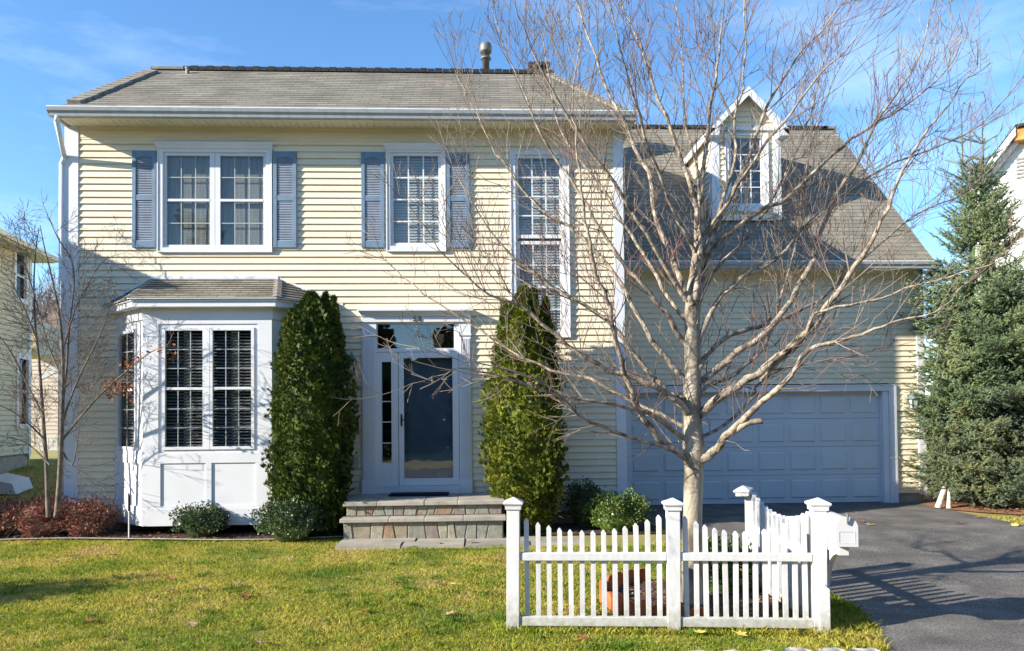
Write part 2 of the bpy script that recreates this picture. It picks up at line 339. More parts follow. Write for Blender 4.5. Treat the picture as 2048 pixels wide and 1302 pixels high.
def inside(p, poly):
    x, y = p; c = False; j = len(poly)-1
    for i in range(len(poly)):
        xi, yi = poly[i]; xj, yj = poly[j]
        if (yi > y) != (yj > y) and x < (xj-xi)*(y-yi)/(yj-yi)+xi: c = not c
        j = i
    return c
TREE = gnd(1386, 1205, 0.02); TX, TY = TREE.x, TREE.y
TBED = [(TX + r*cos(a)*1.0, TY + 0.08 + r*0.92*sin(a)) for r, a in [(0.78 + 0.05*sin(3*k), 2*pi*k/20) for k in range(20)]]
tag(poly_sheet('tree_bed', TBED, M['mulch'], 0.02, sub=0.25), kind='structure')

# walkway of bluestone slabs, each its own tone by island
M['flag'] = mat('flag', (0.33, 0.30, 0.24), rough=0.8, var=0.18, scale=3.5, bump=0.35, bscale=14, island=0.16)
wz = 0.115
XL, XR = ax(688, 1010, 9.97), ax(1007, 1005, 9.97)
mb = MB()
cuts = [(-1.79, 9.32), (-0.98, 9.32), (-0.2, 9.36), (0.62, 9.4), (1.3, 9.42), (1.95, 9.45), (2.56, 9.5)]
for k in range(len(cuts)-1):
    (a, ya), (b, yb) = cuts[k], cuts[k+1]; g = 0.008
    z1 = wz - 0.012*k
    ym = 9.66 + random.uniform(-.05, .05)
    off = 0.25 if k % 2 else 0.0
    mb.prism([(a+g, ya, z1), (b-g, yb, z1), (b-g+off*0, ym-g, z1), (a+g, ym-g, z1)], (0, 0, -0.12))
    mb.prism([(a+g+off*.6, ym+g, z1), (b-g+(.25 if k % 2 == 0 else 0)*.6, ym+g, z1), (b-g+(.25 if k % 2 == 0 else 0)*.6, 10.0, z1), (a+g+off*.6, 10.0, z1)], (0, 0, -0.12))
mb.box(-1.8, 2.5, 9.4, 10.0, 0.0, 0.055)
tag(mb.build('walkway', M['flag']), kind='structure')

# ------------------------------------------------------------------ siding and roof generators
EXP = 0.0972
def siding(mb, u0, u1, z0, z1, holes, xf, exp=EXP, ulim=None, proud=0.024):
    """laps in a (u, out, z) frame: local x=u, local y=-outwards"""
    k = 0; z = z0
    while z < z1-1e-4:
        zt = min(z+exp, z1); segs = [(u0, u1)] if ulim is None else None
        if ulim is None:
            for (a, b, c, d) in holes:
                if c < zt-0.002 and d > z+0.002:
                    ns = []
                    for (s, e) in segs:
                        if b <= s or a >= e: ns.append((s, e)); continue
                        if a > s: ns.append((s, a))
                        if b < e: ns.append((b, e))
                    segs = ns
            q = [((s, e), (s, e)) for s, e in segs]
        else:
            lo, hi = ulim(z), ulim(zt)
            q = [(lo, hi)] if lo[1]-lo[0] > 0.02 else []
        if ulim is None:
            nq = []
            for (s, e), _ in q:
                c_ = s+((k*1.37+u0*.7) % 3.66)
                while c_ < e-.3:
                    if c_-s > .3: nq.append(((s, c_-.0008), (s, c_-.0008))); s = c_+.0008
                    c_ += 3.66
                nq.append(((s, e), (s, e)))
            q = nq
        for (s, e), (s2, e2) in q:
            mb.xf = xf
            mb.add([(s, -proud, z), (e, -proud, z), (e2, -0.002, zt), (s2, -0.002, zt), (s, -.003, z+.014), (e, -.003, z+.014), (e2, -.0015, zt+.014), (s2, -.0015, zt+.014)],
                   [(0, 1, 2, 3), (5, 1, 0, 4), (3, 2, 6, 7)])
        z = zt; k += 1
    mb.xf = None
def wallxf(y0): return Matrix.Translation((0, y0, 0))
def sidexf(x0, facing):       # wall in the YZ plane; local u -> world y ; outwards -> facing * x
    if facing < 0: return Matrix(((0, 1, 0, x0), (-1, 0, 0, 0), (0, 0, 1, 0), (0, 0, 0, 1)))   # out(-y local) -> -x ; u -> -y
    return Matrix(((0, -1, 0, x0), (1, 0, 0, 0), (0, 0, 1, 0), (0, 0, 0, 1)))
def clip_poly(poly, a, b, c):   # keep a*x+b*y+c>=0
    outp = []
    for i in range(len(poly)):
        p, q = poly[i], poly[(i+1) % len(poly)]
        dp = a*p[0]+b*p[1]+c; dq = a*q[0]+b*q[1]+c
        if dp >= 0: outp.append(p)
        if (dp >= 0) != (dq >= 0):
            t = dp/(dp-dq); outp.append((p[0]+(q[0]-p[0])*t, p[1]+(q[1]-p[1])*t))
    return outp
def shingles(mb, pts, edir, exp=0.127, thick=0.0045, wob=0.0):
    """pts: planar 3-D polygon, edir: eave direction; first point on the eave"""
    o = Vector(pts[0]); e = Vector(edir).normalized()
    n = Vector((0, 0, 0))
    for i in range(1, len(pts)-1): n += (Vector(pts[i])-o).cross(Vector(pts[i+1])-o)
    n.normalize()
    if n.z < 0: n = -n
    s = n.cross(e)
    if s.z < 0: s = -s
    q = [((Vector(p)-o).dot(e), (Vector(p)-o).dot(s)) for p in pts]
    vmin = min(p[1] for p in q); vmax = max(p[1] for p in q); v = vmin; k = 0
    while v < vmax-1e-4:
        v2 = min(v+exp, vmax); c = clip_poly(clip_poly(q, 0, 1, -v), 0, -1, v2)
        if len(c) >= 3:
            top = [o+e*a+s*b+n*(thick*(1-(b-v)/exp)) for a, b in c]
            i0 = min(range(len(c)), key=lambda i: c[i][1]*10+c[i][0])
            us = sorted([p[0] for p in c if abs(p[1]-v) < 1e-5])
            vs = list(top); fs = [tuple(range(len(c)))]; uv = [[(a, b-vmin) for a, b in c]]
            if len(us) >= 2:
                a, b = us[0], us[-1]; m = len(vs)
                vs += [o+e*a+s*v+n*thick, o+e*b+s*v+n*thick, o+e*b+s*v-n*0.004, o+e*a+s*v-n*0.004]
                fs.append((m, m+1, m+2, m+3)[::-1]); uv.append([(a, v-vmin+.003)]*4)
            # consistent winding
            if (vs[1]-vs[0]).cross(vs[2]-vs[1]).dot(n) < 0: fs[0] = fs[0][::-1]; uv[0] = uv[0][::-1]
            mb.add(vs, fs, uv)
        v = v2; k += 1
def slab(mb, pts, t):            # roof body below shingles
    n = (Vector(pts[1])-Vector(pts[0])).cross(Vector(pts[2])-Vector(pts[1])).normalized()
    if n.z < 0: n = -n
    mb.prism([Vector(p)-n*0.006 for p in pts], -n*t)

# ------------------------------------------------------------------ the house
HY = 11.1; GY = 13.0; X0, X1 = -5.97, 2.17; ZB, ZS = 0.27, 5.965
GX1 = 7.90; GZS = 4.27
house = thing('house', 'two storey pale yellow clapboard house with blue shutters and attached garage', 'house', (-1.0, 11.1, 0.1))
rx = lambda px, py, Y=HY: ax(px, py, Y)
W1 = dict(x0=-4.66, x1=-3.005, z0=4.118, z1=5.64)
w1g = [(rx(334, 400), rx(420, 400)), (rx(441, 400), rx(527, 400))]; w1z = (az(430, 490), az(430, 312))
w2g = (rx(787, 400), rx(877, 400)); w2z = (az(830, 487), az(830, 312))
w3g = (rx(1037, 400), rx(1119, 400)); w3z = (az(1078, 470), az(1078, 317)); w3bz = (az(1082, 660), az(1082, 489))
DX0, DX1 = -1.712, -0.118
gl_tr = (rx(755, 672), rx(908, 672), az(830, 697), az(830, 648))
gl_sd = (rx(764, 825), rx(783, 825), az(774, 926), az(774, 724))
gl_dr = (rx(808.5, 836), rx(905.5, 836), az(857, 956), az(857, 716))
by0, by1 = 10.5, HY
bx = [rx(232, 800), ax(286, 800, by0), ax(545, 800, by0), 0]; bx[3] = bx[2] + (bx[1]-bx[0])
holes = [(w1g[0][0]-.02, w1g[1][1]+.02, w1z[0], w1z[1]), (w2g[0]-.02, w2g[1]+.02, *w2z), (w3g[0]-.02, w3g[1]+.02, w3bz[0], w3z[1]),
         (DX0+.03, DX1-.03, 0.45, gl_tr[3]+.05), (bx[0]+.03, bx[3]-.03, 0.2, 3.1)]
mb = MB(); siding(mb, X0+.18, X1-.13, ZB, ZS, holes, wallxf(HY))
siding(mb, -18, -HY, ZB, ZS, [], sidexf(X0, -1)); siding(mb, HY, 18, ZB, ZS, [], sidexf(X1, 1))
mb.box(X0, X1, 17.99, 18.0, ZB, ZS)
mb.build('wall', M['siding'], house)
gd = (2.64, 7.15, 0.105, 2.10)
mb = MB(); siding(mb, X1, GX1-.12, ZB+.0, GZS, [(gd[0]-.05, gd[1]+.1, 0, gd[3]+.02)], wallxf(GY))
siding(mb, GY, 20.5, ZB, GZS, [], sidexf(GX1, 1))
yr_g = 16.6; zr_g = None
mb.build('wall', M['siding'], house)
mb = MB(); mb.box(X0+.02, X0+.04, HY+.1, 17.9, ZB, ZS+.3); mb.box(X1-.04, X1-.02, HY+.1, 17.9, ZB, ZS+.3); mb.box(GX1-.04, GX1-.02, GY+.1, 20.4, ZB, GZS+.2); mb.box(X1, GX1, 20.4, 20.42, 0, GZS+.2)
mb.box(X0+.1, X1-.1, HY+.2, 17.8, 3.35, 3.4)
mb.build('light_block_liner', M['inside'], house)  # unseen liners added inside the walls to block sun leaking through lap gaps
# foundation
mb = MB(); mb.box(X0+.03, X1-.03, HY+.03, 17.9, -0.3, ZB+.02); mb.box(X1-.03, gd[0]-.13, GY+.03, GY+.3, -.3, ZB+.02); mb.box(gd[1]+.13, GX1-.02, GY+.02, 20.3, -.3, ZB)
mb.box(gd[0]-.2, gd[1]+.2, GY+.12, 20.3, -.3, 0.098)
mb.build('foundation', M['concrete'], house)
# corner boards
for (a, b, y, z0, z1) in [(X0-.012, X0+.185, HY, 0.2, ZS), (X1-.137, X1+.012, HY, 0.2, ZS), (GX1-.13, GX1+.012, GY, 0.24, GZS)]:
    mb = MB(); mb.box(a, b, y-.03, y+.02, z0, z1)
    if a < 0: mb.box(a, a+.028, y+.02, y+.15, z0, z1)
    else: mb.box(b-.028, b, y+.02, y+.15, z0, z1)
    mb.build('corner_board', M['trim'], house, bevel=.004)
# garage wing gable wall right
ge_y, ge_z = 12.55, None
GE = at(1881, 522.6, 12.5); GEZ = GE.z+.0; GEX = GE.x
# ridge: on the ray of the ridge's right end, at the rake's X
d = ray(1668, 257.5); t = GEX/d.x; GR = Vector((GEX, d.y*t, CZ+d.z*t))
gey = 12.62; gez = GEZ-0.01
gsl = (GR.z-gez)/(GR.y-gey)
mb = MB()
siding(mb, GY, 2*GR.y-GY, GZS, GR.z-.15, [], sidexf(GX1, 1), ulim=lambda z: (gey+(z-gez)/gsl+.1, 2*GR.y-gey-(z-gez)/gsl-.1))
mb.build('gable_wall', M['siding'], house)
# ------------------------------------------------ main roof (hipped)
ex0, ex1 = -5.95, 2.29; ey = 10.66; ez = 6.03
Yr = 13.0
RL = at(305, 137, Yr); RR = at(1103, 149.5, Yr); zr = (RL.z+RR.z)/2
roofm = None
e0, e1 = (ex0, ey, ez), (ex1, ey, ez); r0, r1 = (RL.x, Yr, zr), (RR.x, Yr, zr)
yb = 18.4; r2, r3 = (RR.x, 16.0, zr), (RL.x, 16.0, zr); e2, e3 = (ex1, yb, ez), (ex0, yb, ez)
mb = MB(); shingles(mb, [e0, e1, r1, r0], (1, 0, 0))
shingles(mb, [e1, e2, r2, r1], (0, 1, 0)); shingles(mb, [e3, e0, r0, r3], (0, -1, 0)); shingles(mb, [e2, e3, r3, r2], (-1, 0, 0))
mb.add([Vector(r0)+Vector((0, 0, .01)), Vector(r1)+Vector((0, 0, .01)), Vector(r2)+Vector((0, 0, .01)), Vector(r3)+Vector((0, 0, .01))], [(0, 1, 2, 3)])
roof1 = mb.build('roof', M['roof'], house)
# hip vents (raised strips) and ridge vent
def capstrip(mb, a, b, w, h, n=None, droop=0.06):
    a, b = Vector(a), Vector(b); d = (b-a); L = d.length; d.normalize(); side = d.cross(Vector((0, 0, 1))).normalized(); up = side.cross(d).normalized()
    k = int(L/0.14)
    for i in range(k):
        p = a+d*(L*i/k); q = a+d*(L*(i+1)/k+.02); lo = h*0.7 ; hi = h
        mb.add([p-side*w-up*droop+up*hi, p+up*hi*1.3, p+side*w-up*droop+up*hi, q-side*w-up*droop+up*lo, q+up*lo*1.3, q+side*w-up*droop+up*lo,
                p-side*w-up*(droop+.03), p+side*w-up*(droop+.03), q-side*w-up*(droop+.03), q+side*w-up*(droop+.03)],
               [(0, 1, 4, 3), (1, 2, 5, 4), (0, 3, 8, 6), (2, 7, 9, 5), (0, 6, 7, 2, 1), (3, 4, 5, 9, 8)])
v0, vr0 = Vector(e0), Vector(r0); v1, vr1 = Vector(e1), Vector(r1)
def hipstrip(a, b, wdt, h, sgn):
    nF = (v1-v0).cross(vr0-v0).normalized(); nF = nF if nF.z > 0 else -nF
    d = (b-a).normalized(); w_ = nF.cross(d)*sgn; L = (b-a).length; mb = MB(); k = int(L/.15)
    w_ = w_ if w_.z < 0 or True else w_
    for i in range(k):
        p = a+d*(L*i/k); q = a+d*(L*(i+1)/k+.012); hh_ = h; h2 = h*.82; ww_ = wdt*(1+.05*(i % 3))
        mb.add([p+nF*hh_, p+w_*ww_+nF*(hh_*.9), q+w_*ww_+nF*(h2*.9), q+nF*h2, p-nF*.02, p+w_*ww_-nF*.01, q+w_*ww_-nF*.01, q-nF*.02], [(0, 1, 2, 3), (1, 5, 6, 2), (0, 4, 5, 1), (3, 2, 6, 7), (0, 3, 7, 4)])
    return mb.build('hip_cap', M['cap'], roof1)
hipstrip(v0.lerp(vr0, .14), v0.lerp(vr0, .92), .20, .055, -1); hipstrip(v1.lerp(vr1, .02), v1.lerp(vr1, .98), .12, .03, 1)
mb = MB(); k = 0; x = RL.x+.55
while x < RR.x-.05:
    mb.box(x, x+.12, Yr-.09, Yr+.12, zr-.035, zr+.028+.01*(k % 2)); x += .13; k += 1
mb.build('ridge_vent', M['ridge'], roof1)
mb = MB(); mb.box(RL.x, RL.x+.6, Yr-.08, Yr+.1, zr-.02, zr+.022); mb.box(RL.x-.02+.02, RR.x, Yr+.1, Yr+.2, zr-.02, zr+.018); mb.build('ridge_cap', M['cap'], roof1)
# soffit with vent grooves, fascia, gutter
mb = MB(); x = ex0+.05; k = 0
while x < ex1-.03:
    x2 = min(x+.10, ex1-.02); mb.box(x+.004, x2-.004, 10.73, HY-.0, ZS, ZS+.02); x = x2; k += 1
mb.box(ex0+.05, ex1-.02, 10.73, HY+.05, ZS+.012, ZS+.03)
mb.box(X1, ex1-.02, HY, 18.2, ZS, ZS+.03); mb.box(ex0+.03, X0, HY, 18.2, ZS-.001, ZS+.03)
mb.build('soffit', M['soffit'], house)
mb = MB(); mb.box(ex0, ex1, 10.705, 10.728, ZS-.03, ez+.0); mb.box(ex0, ex0+.025, 10.728, 18.3, ZS-.028, ez); mb.box(ex1-.025, ex1, 10.728, 18.3, ZS-.028, ez)
mb.build('fascia', M['soffit'], house)
# frieze board under the soffit (yellow band)
mb = MB(); mb.box(X0+.187, X1-.139, HY-.018, HY, ZS-.19, ZS-.001); mb.build('frieze', M['siding'], house)
def gutter(x0, x1, yb, zt, h=.115, dpt=.115, parent=house):
    # K-style profile, swept along x
    pr = [(0, 0), (0, -h), (-dpt*.62, -h), (-dpt*.70, -h*.62), (-dpt*.92, -h*.42), (-dpt, -h*.12), (-dpt, 0.004), (-dpt+.012, 0.004), (-dpt+.012, -h*.1), (-dpt*.9+.012, -h*.4), (-dpt*.6, -h*.93), (-.006, -h*.93), (-.006, 0)]
    mb = MB(); mb.prism([(x0, yb+a, zt+b) for a, b in pr], (x1-x0, 0, 0))
    mb.prism([(x0-.004, yb+a, zt+b) for a, b in pr[:7]], (.004, 0, 0)); mb.prism([(x1, yb+a, zt+b) for a, b in pr[:7]], (.004, 0, 0))
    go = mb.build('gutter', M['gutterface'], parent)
    mb = MB(); mb.box(x0-.005, x1+.005, yb-dpt-.004, yb-dpt+.013, zt-.004, zt+.010); mb.build('lip', M['lip'], go); return go
gutter(ex0-.02, ex1+.01, 10.703, 6.055)
# downspout left
mb = MB()
def duct(mb, pts, w=.065, d=.045):
    for a, b in zip(pts[:-1], pts[1:]):
        a, b = Vector(a), Vector(b); mb.tube([a, b], w*.55, 8)
duct(mb, [(-5.86, 10.66, 5.95), (-5.87, 10.66, 5.86)]); duct(mb, [(-5.87, 10.66, 5.87), (-5.975, 11.06, 5.50)]); duct(mb, [(-5.975, 11.06, 5.51), (-6.02, 11.07, 5.40)]); duct(mb, [(-6.02, 11.07, 5.42), (-6.02, 11.07, 0.3)])
duct(mb, [(-6.02, 11.07, 0.3), (-6.1, 10.9, 0.2)])
mb.build('downspout', M['gutter'], house, True)
# ------------------------------------------------ garage roof
gx0 = X1+.0
mb = MB()
A = (gx0, gey, gez); B = (GEX, gey, gez); Cc = (GEX, GR.y, GR.z); D = (gx0, GR.y, GR.z)
shingles(mb, [A, B, Cc, D], (1, 0, 0))
yb2 = 2*GR.y-gey; shingles(mb, [(GEX, yb2, gez), (gx0, yb2, gez), D, Cc], (-1, 0, 0))
# valley part of garage roof running on over the main roof's back
shingles(mb, [(gx0, gey+1.6, gez+1.6*gsl), (gx0, gey+1.6, gez+1.6*gsl+.001), D, (gx0-3.5, GR.y, GR.z)], (1, 0, 0)) if False else None
roof2 = mb.build('roof', M['roof'], house)
mb = MB(); slab(mb, [A, B, Cc, D], .12); mb.build('roof_deck', M['soffit'], roof2)
mb = MB(); x = gx0
while x < GEX-.3: mb.box(x, x+.13, GR.y-.09, GR.y+.1, GR.z-.04, GR.z+.03); x += .14
mb.build('ridge_vent', M['ridge'], roof2)
mb = MB(); mb.box(GEX-.3, GEX+.01, GR.y-.09, GR.y+.1, GR.z-.03, GR.z+.022); mb.build('ridge_cap', M['cap'], roof2)
mb = MB(); x = gx0+.001
while x < GEX-.05:
    x2 = min(x+.10, GEX-.05); mb.box(x+.004, x2-.004, gey+.05, GY, GZS, GZS+.02); x = x2
mb.box(gx0+.001, GEX-.05, gey+.05, GY, GZS+.012, GZS+.03)
mb.build('soffit', M['soffit'], house)
mb = MB(); mb.box(gx0+.001, GEX, gey+.022, gey+.045, GZS-.02, gez); mb.build('fascia', M['soffit'], house)
mb = MB(); mb.box(X1+.001, GX1-.132, GY-.018, GY, GZS-.17, GZS-.001); mb.build('frieze', M['siding'], house)
gutter(gx0+.14, GEX+.03, gey+.02, gez+.02)
# rake fascia right end
mb = MB(); dn = Vector((0, 0, -.14)); mb.prism([Vector(B)+Vector((0.0, 0, -.02)), Vector(Cc)+Vector((0.0, 0, -.02)), Vector(Cc)+dn, Vector(B)+dn], (.02, 0, 0)); mb.build('rake_board', M['trim'], house)
# ------------------------------------------------ windows
def blinds(mb, x0, x1, z0, z1, y, pitch=0.042, tilt=0.6, sw=.045):
    z = z0+.02
    while z < z1:
        dy, dz = cos(tilt)*sw/2, sin(tilt)*sw/2
        mb.add([(x0, y-dy, z-dz), (x1, y-dy, z-dz), (x1, y+dy, z+dz), (x0, y+dy, z+dz)], [(0, 1, 2, 3)]); z += pitch
def muntins(mb, x0, x1, z0, z1, y, cols, rows, w=.016, t=.008):
    for i in range(1, cols): x = x0+(x1-x0)*i/cols; mb.box(x-w/2, x+w/2, y, y+t, z0, z1)
    for j in range(1, rows): z = z0+(z1-z0)*j/rows; mb.box(x0, x1, y-.0015, y+t+.0015, z-w/2, z+w/2)
def window(parent, y0, cas, units, crown=True, name='window', casm=None, proud=.042, blind=None, inner=.0):
    """cas=(x0,x1,z0,z1) outer casing; units=[dict(x0,x1,z0,z1,cols,rows,rail,blind)]"""
    x0, x1, z0, z1 = cas; mb = MB(); yf = y0-proud
    gx0 = min(u['x0'] for u in units); gx1 = max(u['x1'] for u in units); gz0 = min(u['z0'] for u in units); gz1 = max(u['z1'] for u in units)
    s = .045   # sash width
    a0, a1, c0, c1 = gx0-s, gx1+s, gz0-s, gz1+s
    mb.box(x0, a0, yf, y0+.02, z0, z1); mb.box(a1, x1, yf, y0+.02, z0, z1)
    mb.box(a0, a1, yf, y0+.02, z0, c0); mb.box(a0, a1, yf, y0+.02, c1, z1)
    # outer back-band
    mb.box(x0-.0, x0+.018, yf-.012, yf, z0, z1); mb.box(x1-.018, x1, yf-.012, yf, z0, z1); mb.box(x0+.018, x1-.018, yf-.012, yf, z0, z0+.018)
    if crown:
        mb.box(x0-.03, x1+.03, yf-.05, y0, z1+.055, z1+.085); mb.prism([(x0-.028, yf-.045, z1+.055), (x0-.002, yf-.005, z1+.0), (x0-.002, y0, z1), (x0-.028, y0, z1+.055)], (x1-x0+.03, 0, 0))
        mb.box(x0, x1, yf-.008, y0, z1, z1+.05)
    o = mb.build(name, M['trim'], parent, bevel=.003)
    sb = MB(); ys = y0-.012
    def frame(a, b, c, d, wl, wr, wb, wt, yy, t=.03):
        sb.box(a-wl, a, yy, yy+t, c-wb, d+wt); sb.box(b, b+wr, yy, yy+t, c-wb, d+wt); sb.box(a, b, yy, yy+t, c-wb, c); sb.box(a, b, yy, yy+t, d, d+wt)
    xs = sorted(units, key=lambda u: (u['x0'], u['z0']))
    for u in units:
        l = s if abs(u['x0']-gx0) < .01 else (u.get('gl', s)); r = s if abs(u['x1']-gx1) < .01 else u.get('gr', s)
        bb = s if abs(u['z0']-gz0) < .01 else u.get('gb', s); tt = s if abs(u['z1']-gz1) < .01 else u.get('gt', s)
        frame(u['x0'], u['x1'], u['z0'], u['z1'], l, r, bb, tt, ys)
        if 'rail' in u: sb.box(u['x0'], u['x1'], ys-.004, ys+.03, u['rail']-.018, u['rail']+.018)
    sb.build('sash', M['trim'], o)
    mm = MB(); gb = MB()
    for u in units:
        y = y0-.003
        gb.add([(u['x0'], y0+.008, u['z0']), (u['x1'], y0+.008, u['z0']), (u['x1'], y0+.008, u['z1']), (u['x0'], y0+.008, u['z1'])], [(0, 1, 2, 3)])
        if 'rail' in u:
            muntins(mm, u['x0'], u['x1'], u['z0'], u['rail']-.018, y, u['cols'], u['rows'], w=u.get('mw', .016)); muntins(mm, u['x0'], u['x1'], u['rail']+.018, u['z1'], y, u['cols'], u['rows'], w=u.get('mw', .016))
        else: muntins(mm, u['x0'], u['x1'], u['z0'], u['z1'], y, u['cols'], u['rows'], w=u.get('mw', .016))
    gb.build('pane', M[blind[2]] if blind and len(blind) > 2 else M['glass'], o); mm.build('grille', M['grid'] if units[0].get('grey') else M['muntin'], o)
    if blind:
        bb = MB()
        for u in units: blinds(bb, u['x0']-.02, u['x1']+.02, u['z0'], u['z1']+.02, y0+.055, pitch=blind[1], tilt=blind[3] if len(blind) > 3 else .6, sw=blind[4] if len(blind) > 4 else .045)
        bb.build('blind', M[blind[0]], o)
    return o
o = window(house, HY, (W1['x0'], W1['x1'], W1['z0'], W1['z1']), [dict(x0=g[0], x1=g[1], z0=w1z[0], z1=w1z[1], cols=3, rows=2, rail=(w1z[0]+w1z[1])/2, gl=.073, gr=.073, mw=.013, grey=1) for g in w1g], blind=('sheer', .022, 'glass', 1.38, .024))
o = window(house, HY, (rx(773, 400), rx(892, 400), 4.13, 5.64), [dict(x0=w2g[0], x1=w2g[1], z0=w2z[0], z1=w2z[1], cols=3, rows=4, mw=.02)], blind=('blindw', .042, 'glass', 1.22, .046))
o = window(house, HY, (rx(1020, 400), rx(1138, 400), az(1080, 676), az(1080, 303)),
    [dict(x0=w3g[0], x1=w3g[1], z0=w3z[0], z1=w3z[1], cols=3, rows=4, gb=.05, mw=.02), dict(x0=w3g[0]+.01, x1=w3g[1]-.005, z0=w3bz[0], z1=w3bz[1], cols=3, rows=2, rail=(w3bz[0]+w3bz[1])/2, gt=.05)], crown=False, blind=('blindw', .042, 'glass', 1.22, .046))
# ------------------------------------------------ shutters
def shutter(x0, x1, z0, z1):
    mb = MB(); yb, yf = HY-.016, HY-.05; st = .052
    mb.box(x0, x0+st, yf, yb, z0, z1); mb.box(x1-st, x1, yf, yb, z0, z1)
    zm = z0+(z1-z0)*.515
    for a, b in ((z0, z0+.10), (zm-.04, zm+.04), (z1-.085, z1)): mb.box(x0+st, x1-st, yf+.004, yb, a, b)
    # arched brow in the top rail
    n = 10; c = (x0+x1)/2; hw = (x1-x0)/2-st
    mb.prism([(c-hw*1.0+2*hw*k/n, yf+.006, z1-.085-.035*(1-(sin(pi*k/n)))) for k in range(n+1)] + [(c+hw, yf+.006, z1-.08), (c-hw, yf+.006, z1-.08)], (0, .01, 0))
    
    for x in (x0+.022, x1-.022):
        for z in (z0+.045, zm, z1-.045): mb.box(x-.006, x+.006, yf-.003, yf, z-.006, z+.006)
    o = mb.build('shutter', M['shutter'], house, bevel=.002)
    lv = MB()
    for a, b in ((z0+.10, zm-.04), (zm+.04, z1-.085)):
        z = a+.012
        while z < b-.008:
            lv.add([(x0+st, yf+.008, z-.010), (x1-st, yf+.008, z-.010), (x1-st, yb-.004, z+.018), (x0+st, yb-.004, z+.018), (x0+st, yf+.012, z-.014), (x1-st, yf+.012, z-.014)], [(0, 1, 2, 3), (4, 5, 1, 0)]); z += .0245
        lv.box(x0+st, x1-st, yb-.003, yb, a, b)
    lv.build('louver', M['louver'], o)
for a, b in ((-5.015, -4.675), (-2.99, -2.655), (-1.71, -1.375), (rx(893.5, 400), -.12)): shutter(a, b, 4.19, 5.607)

# ------------------------------------------------ bay window
bz0, bz1 = .235, 3.22
bay = MB()
fx0, fx1, wx0, wx1 = bx[1], bx[2], bx[0], bx[3]
lg = [(ax(331, 776, by0), ax(406, 776, by0)), (ax(426, 776, by0), ax(503, 776, by0))]; lz = (az(415, 893, by0), az(415, 661, by0))
BH = by0
# front wall as boards around the opening
ox0, ox1, oz0, oz1 = lg[0][0]-.04, lg[1][1]+.04, lz[0]-.04, lz[1]+.04
bay.box(fx0, ox0, BH, BH+.05, bz0, bz1); bay.box(ox1, fx1, BH, BH+.05, bz0, bz1); bay.box(ox0, ox1, BH, BH+.05, bz0, oz0); bay.box(ox0, ox1, BH, BH+.05, oz1, bz1)
bay.box(fx0, fx1, BH-.004, BH, bz0, bz0+.0)
# angled side walls with a window opening each
def side_panel(mb, ax0, ay0, ax1, ay1, rects, z0, z1):
    L = hypot(ax1-ax0, ay1-ay0); ux, uy = (ax1-ax0)/L, (ay1-ay0)/L
    X = Matrix(((ux, -uy, 0, ax0), (uy, ux, 0, ay0), (0, 0, 1, 0), (0, 0, 0, 1)))
    mb.xf = X
    for r in rects(L): mb.box(*r)
    mb.xf = None; return X, L
SZ = (lz[0]-.0, lz[1]+.0)
def srects(L):
    a, b = .07, L-.20
    return [(0, a, 0, .05, bz0, bz1), (b, L, 0, .05, bz0, bz1), (a, b, 0, .05, bz0, SZ[0]-.04), (a, b, 0, .05, SZ[1]+.04, bz1)]
XLp, LL = side_panel(bay, wx0, HY, fx0, by0, srects, bz0, bz1)
def srects_r(L): return [(L-a2, L-a1, y0_, y1_, c, d) for (a1, a2, y0_, y1_, c, d) in srects(L)]
XRp, LR = side_panel(bay, fx1, by0, wx1, HY, srects_r, bz0, bz1)
bay_o = bay.build('bay_window', M['trim'], house)
# panels and trims below the windows
pm = MB()
pz0, pz1 = az(415, 1012, by0), az(415, 926, by0)
t = .016
px = [ax(322, 970, by0), ax(412, 970, by0), ax(424, 970, by0), ax(512, 970, by0)]
for (a, b) in [(fx0, px[0]), (px[1], px[2]), (px[3], fx1)]: pm.box(a, b, BH-t, BH, pz0, pz1)
pm.box(fx0, fx1, BH-t, BH, bz0-.0, pz0); pm.box(fx0, fx1, BH-t, BH, pz1, oz0-.045)
pm.box(fx0, ox0-.05, BH-t, BH, oz0-.045, oz1+.05); pm.box(ox1+.05, fx1, BH-t, BH, oz0-.045, oz1+.05); pm.box(fx0, fx1, BH-t, BH, oz1+.05, bz1-.16)
pm.box(fx0-.01, fx1+.01, BH-t-.006, BH-t, bz0-.004, pz0-.03)
for X, L, rev in ((XLp, LL, 0), (XRp, LR, 1)):
    pm.xf = X
    q = [(0, .09, pz0, pz1), (L-.09, L, pz0, pz1), (0, L, bz0, pz0), (0, L, pz1, SZ[0]-.05)]
    for a, b, c, d in q: pm.box(a, b, -t, 0, c, d)
    pm.xf = None
pm.build('panel_trim', M['trim'], bay_o, bevel=.003)
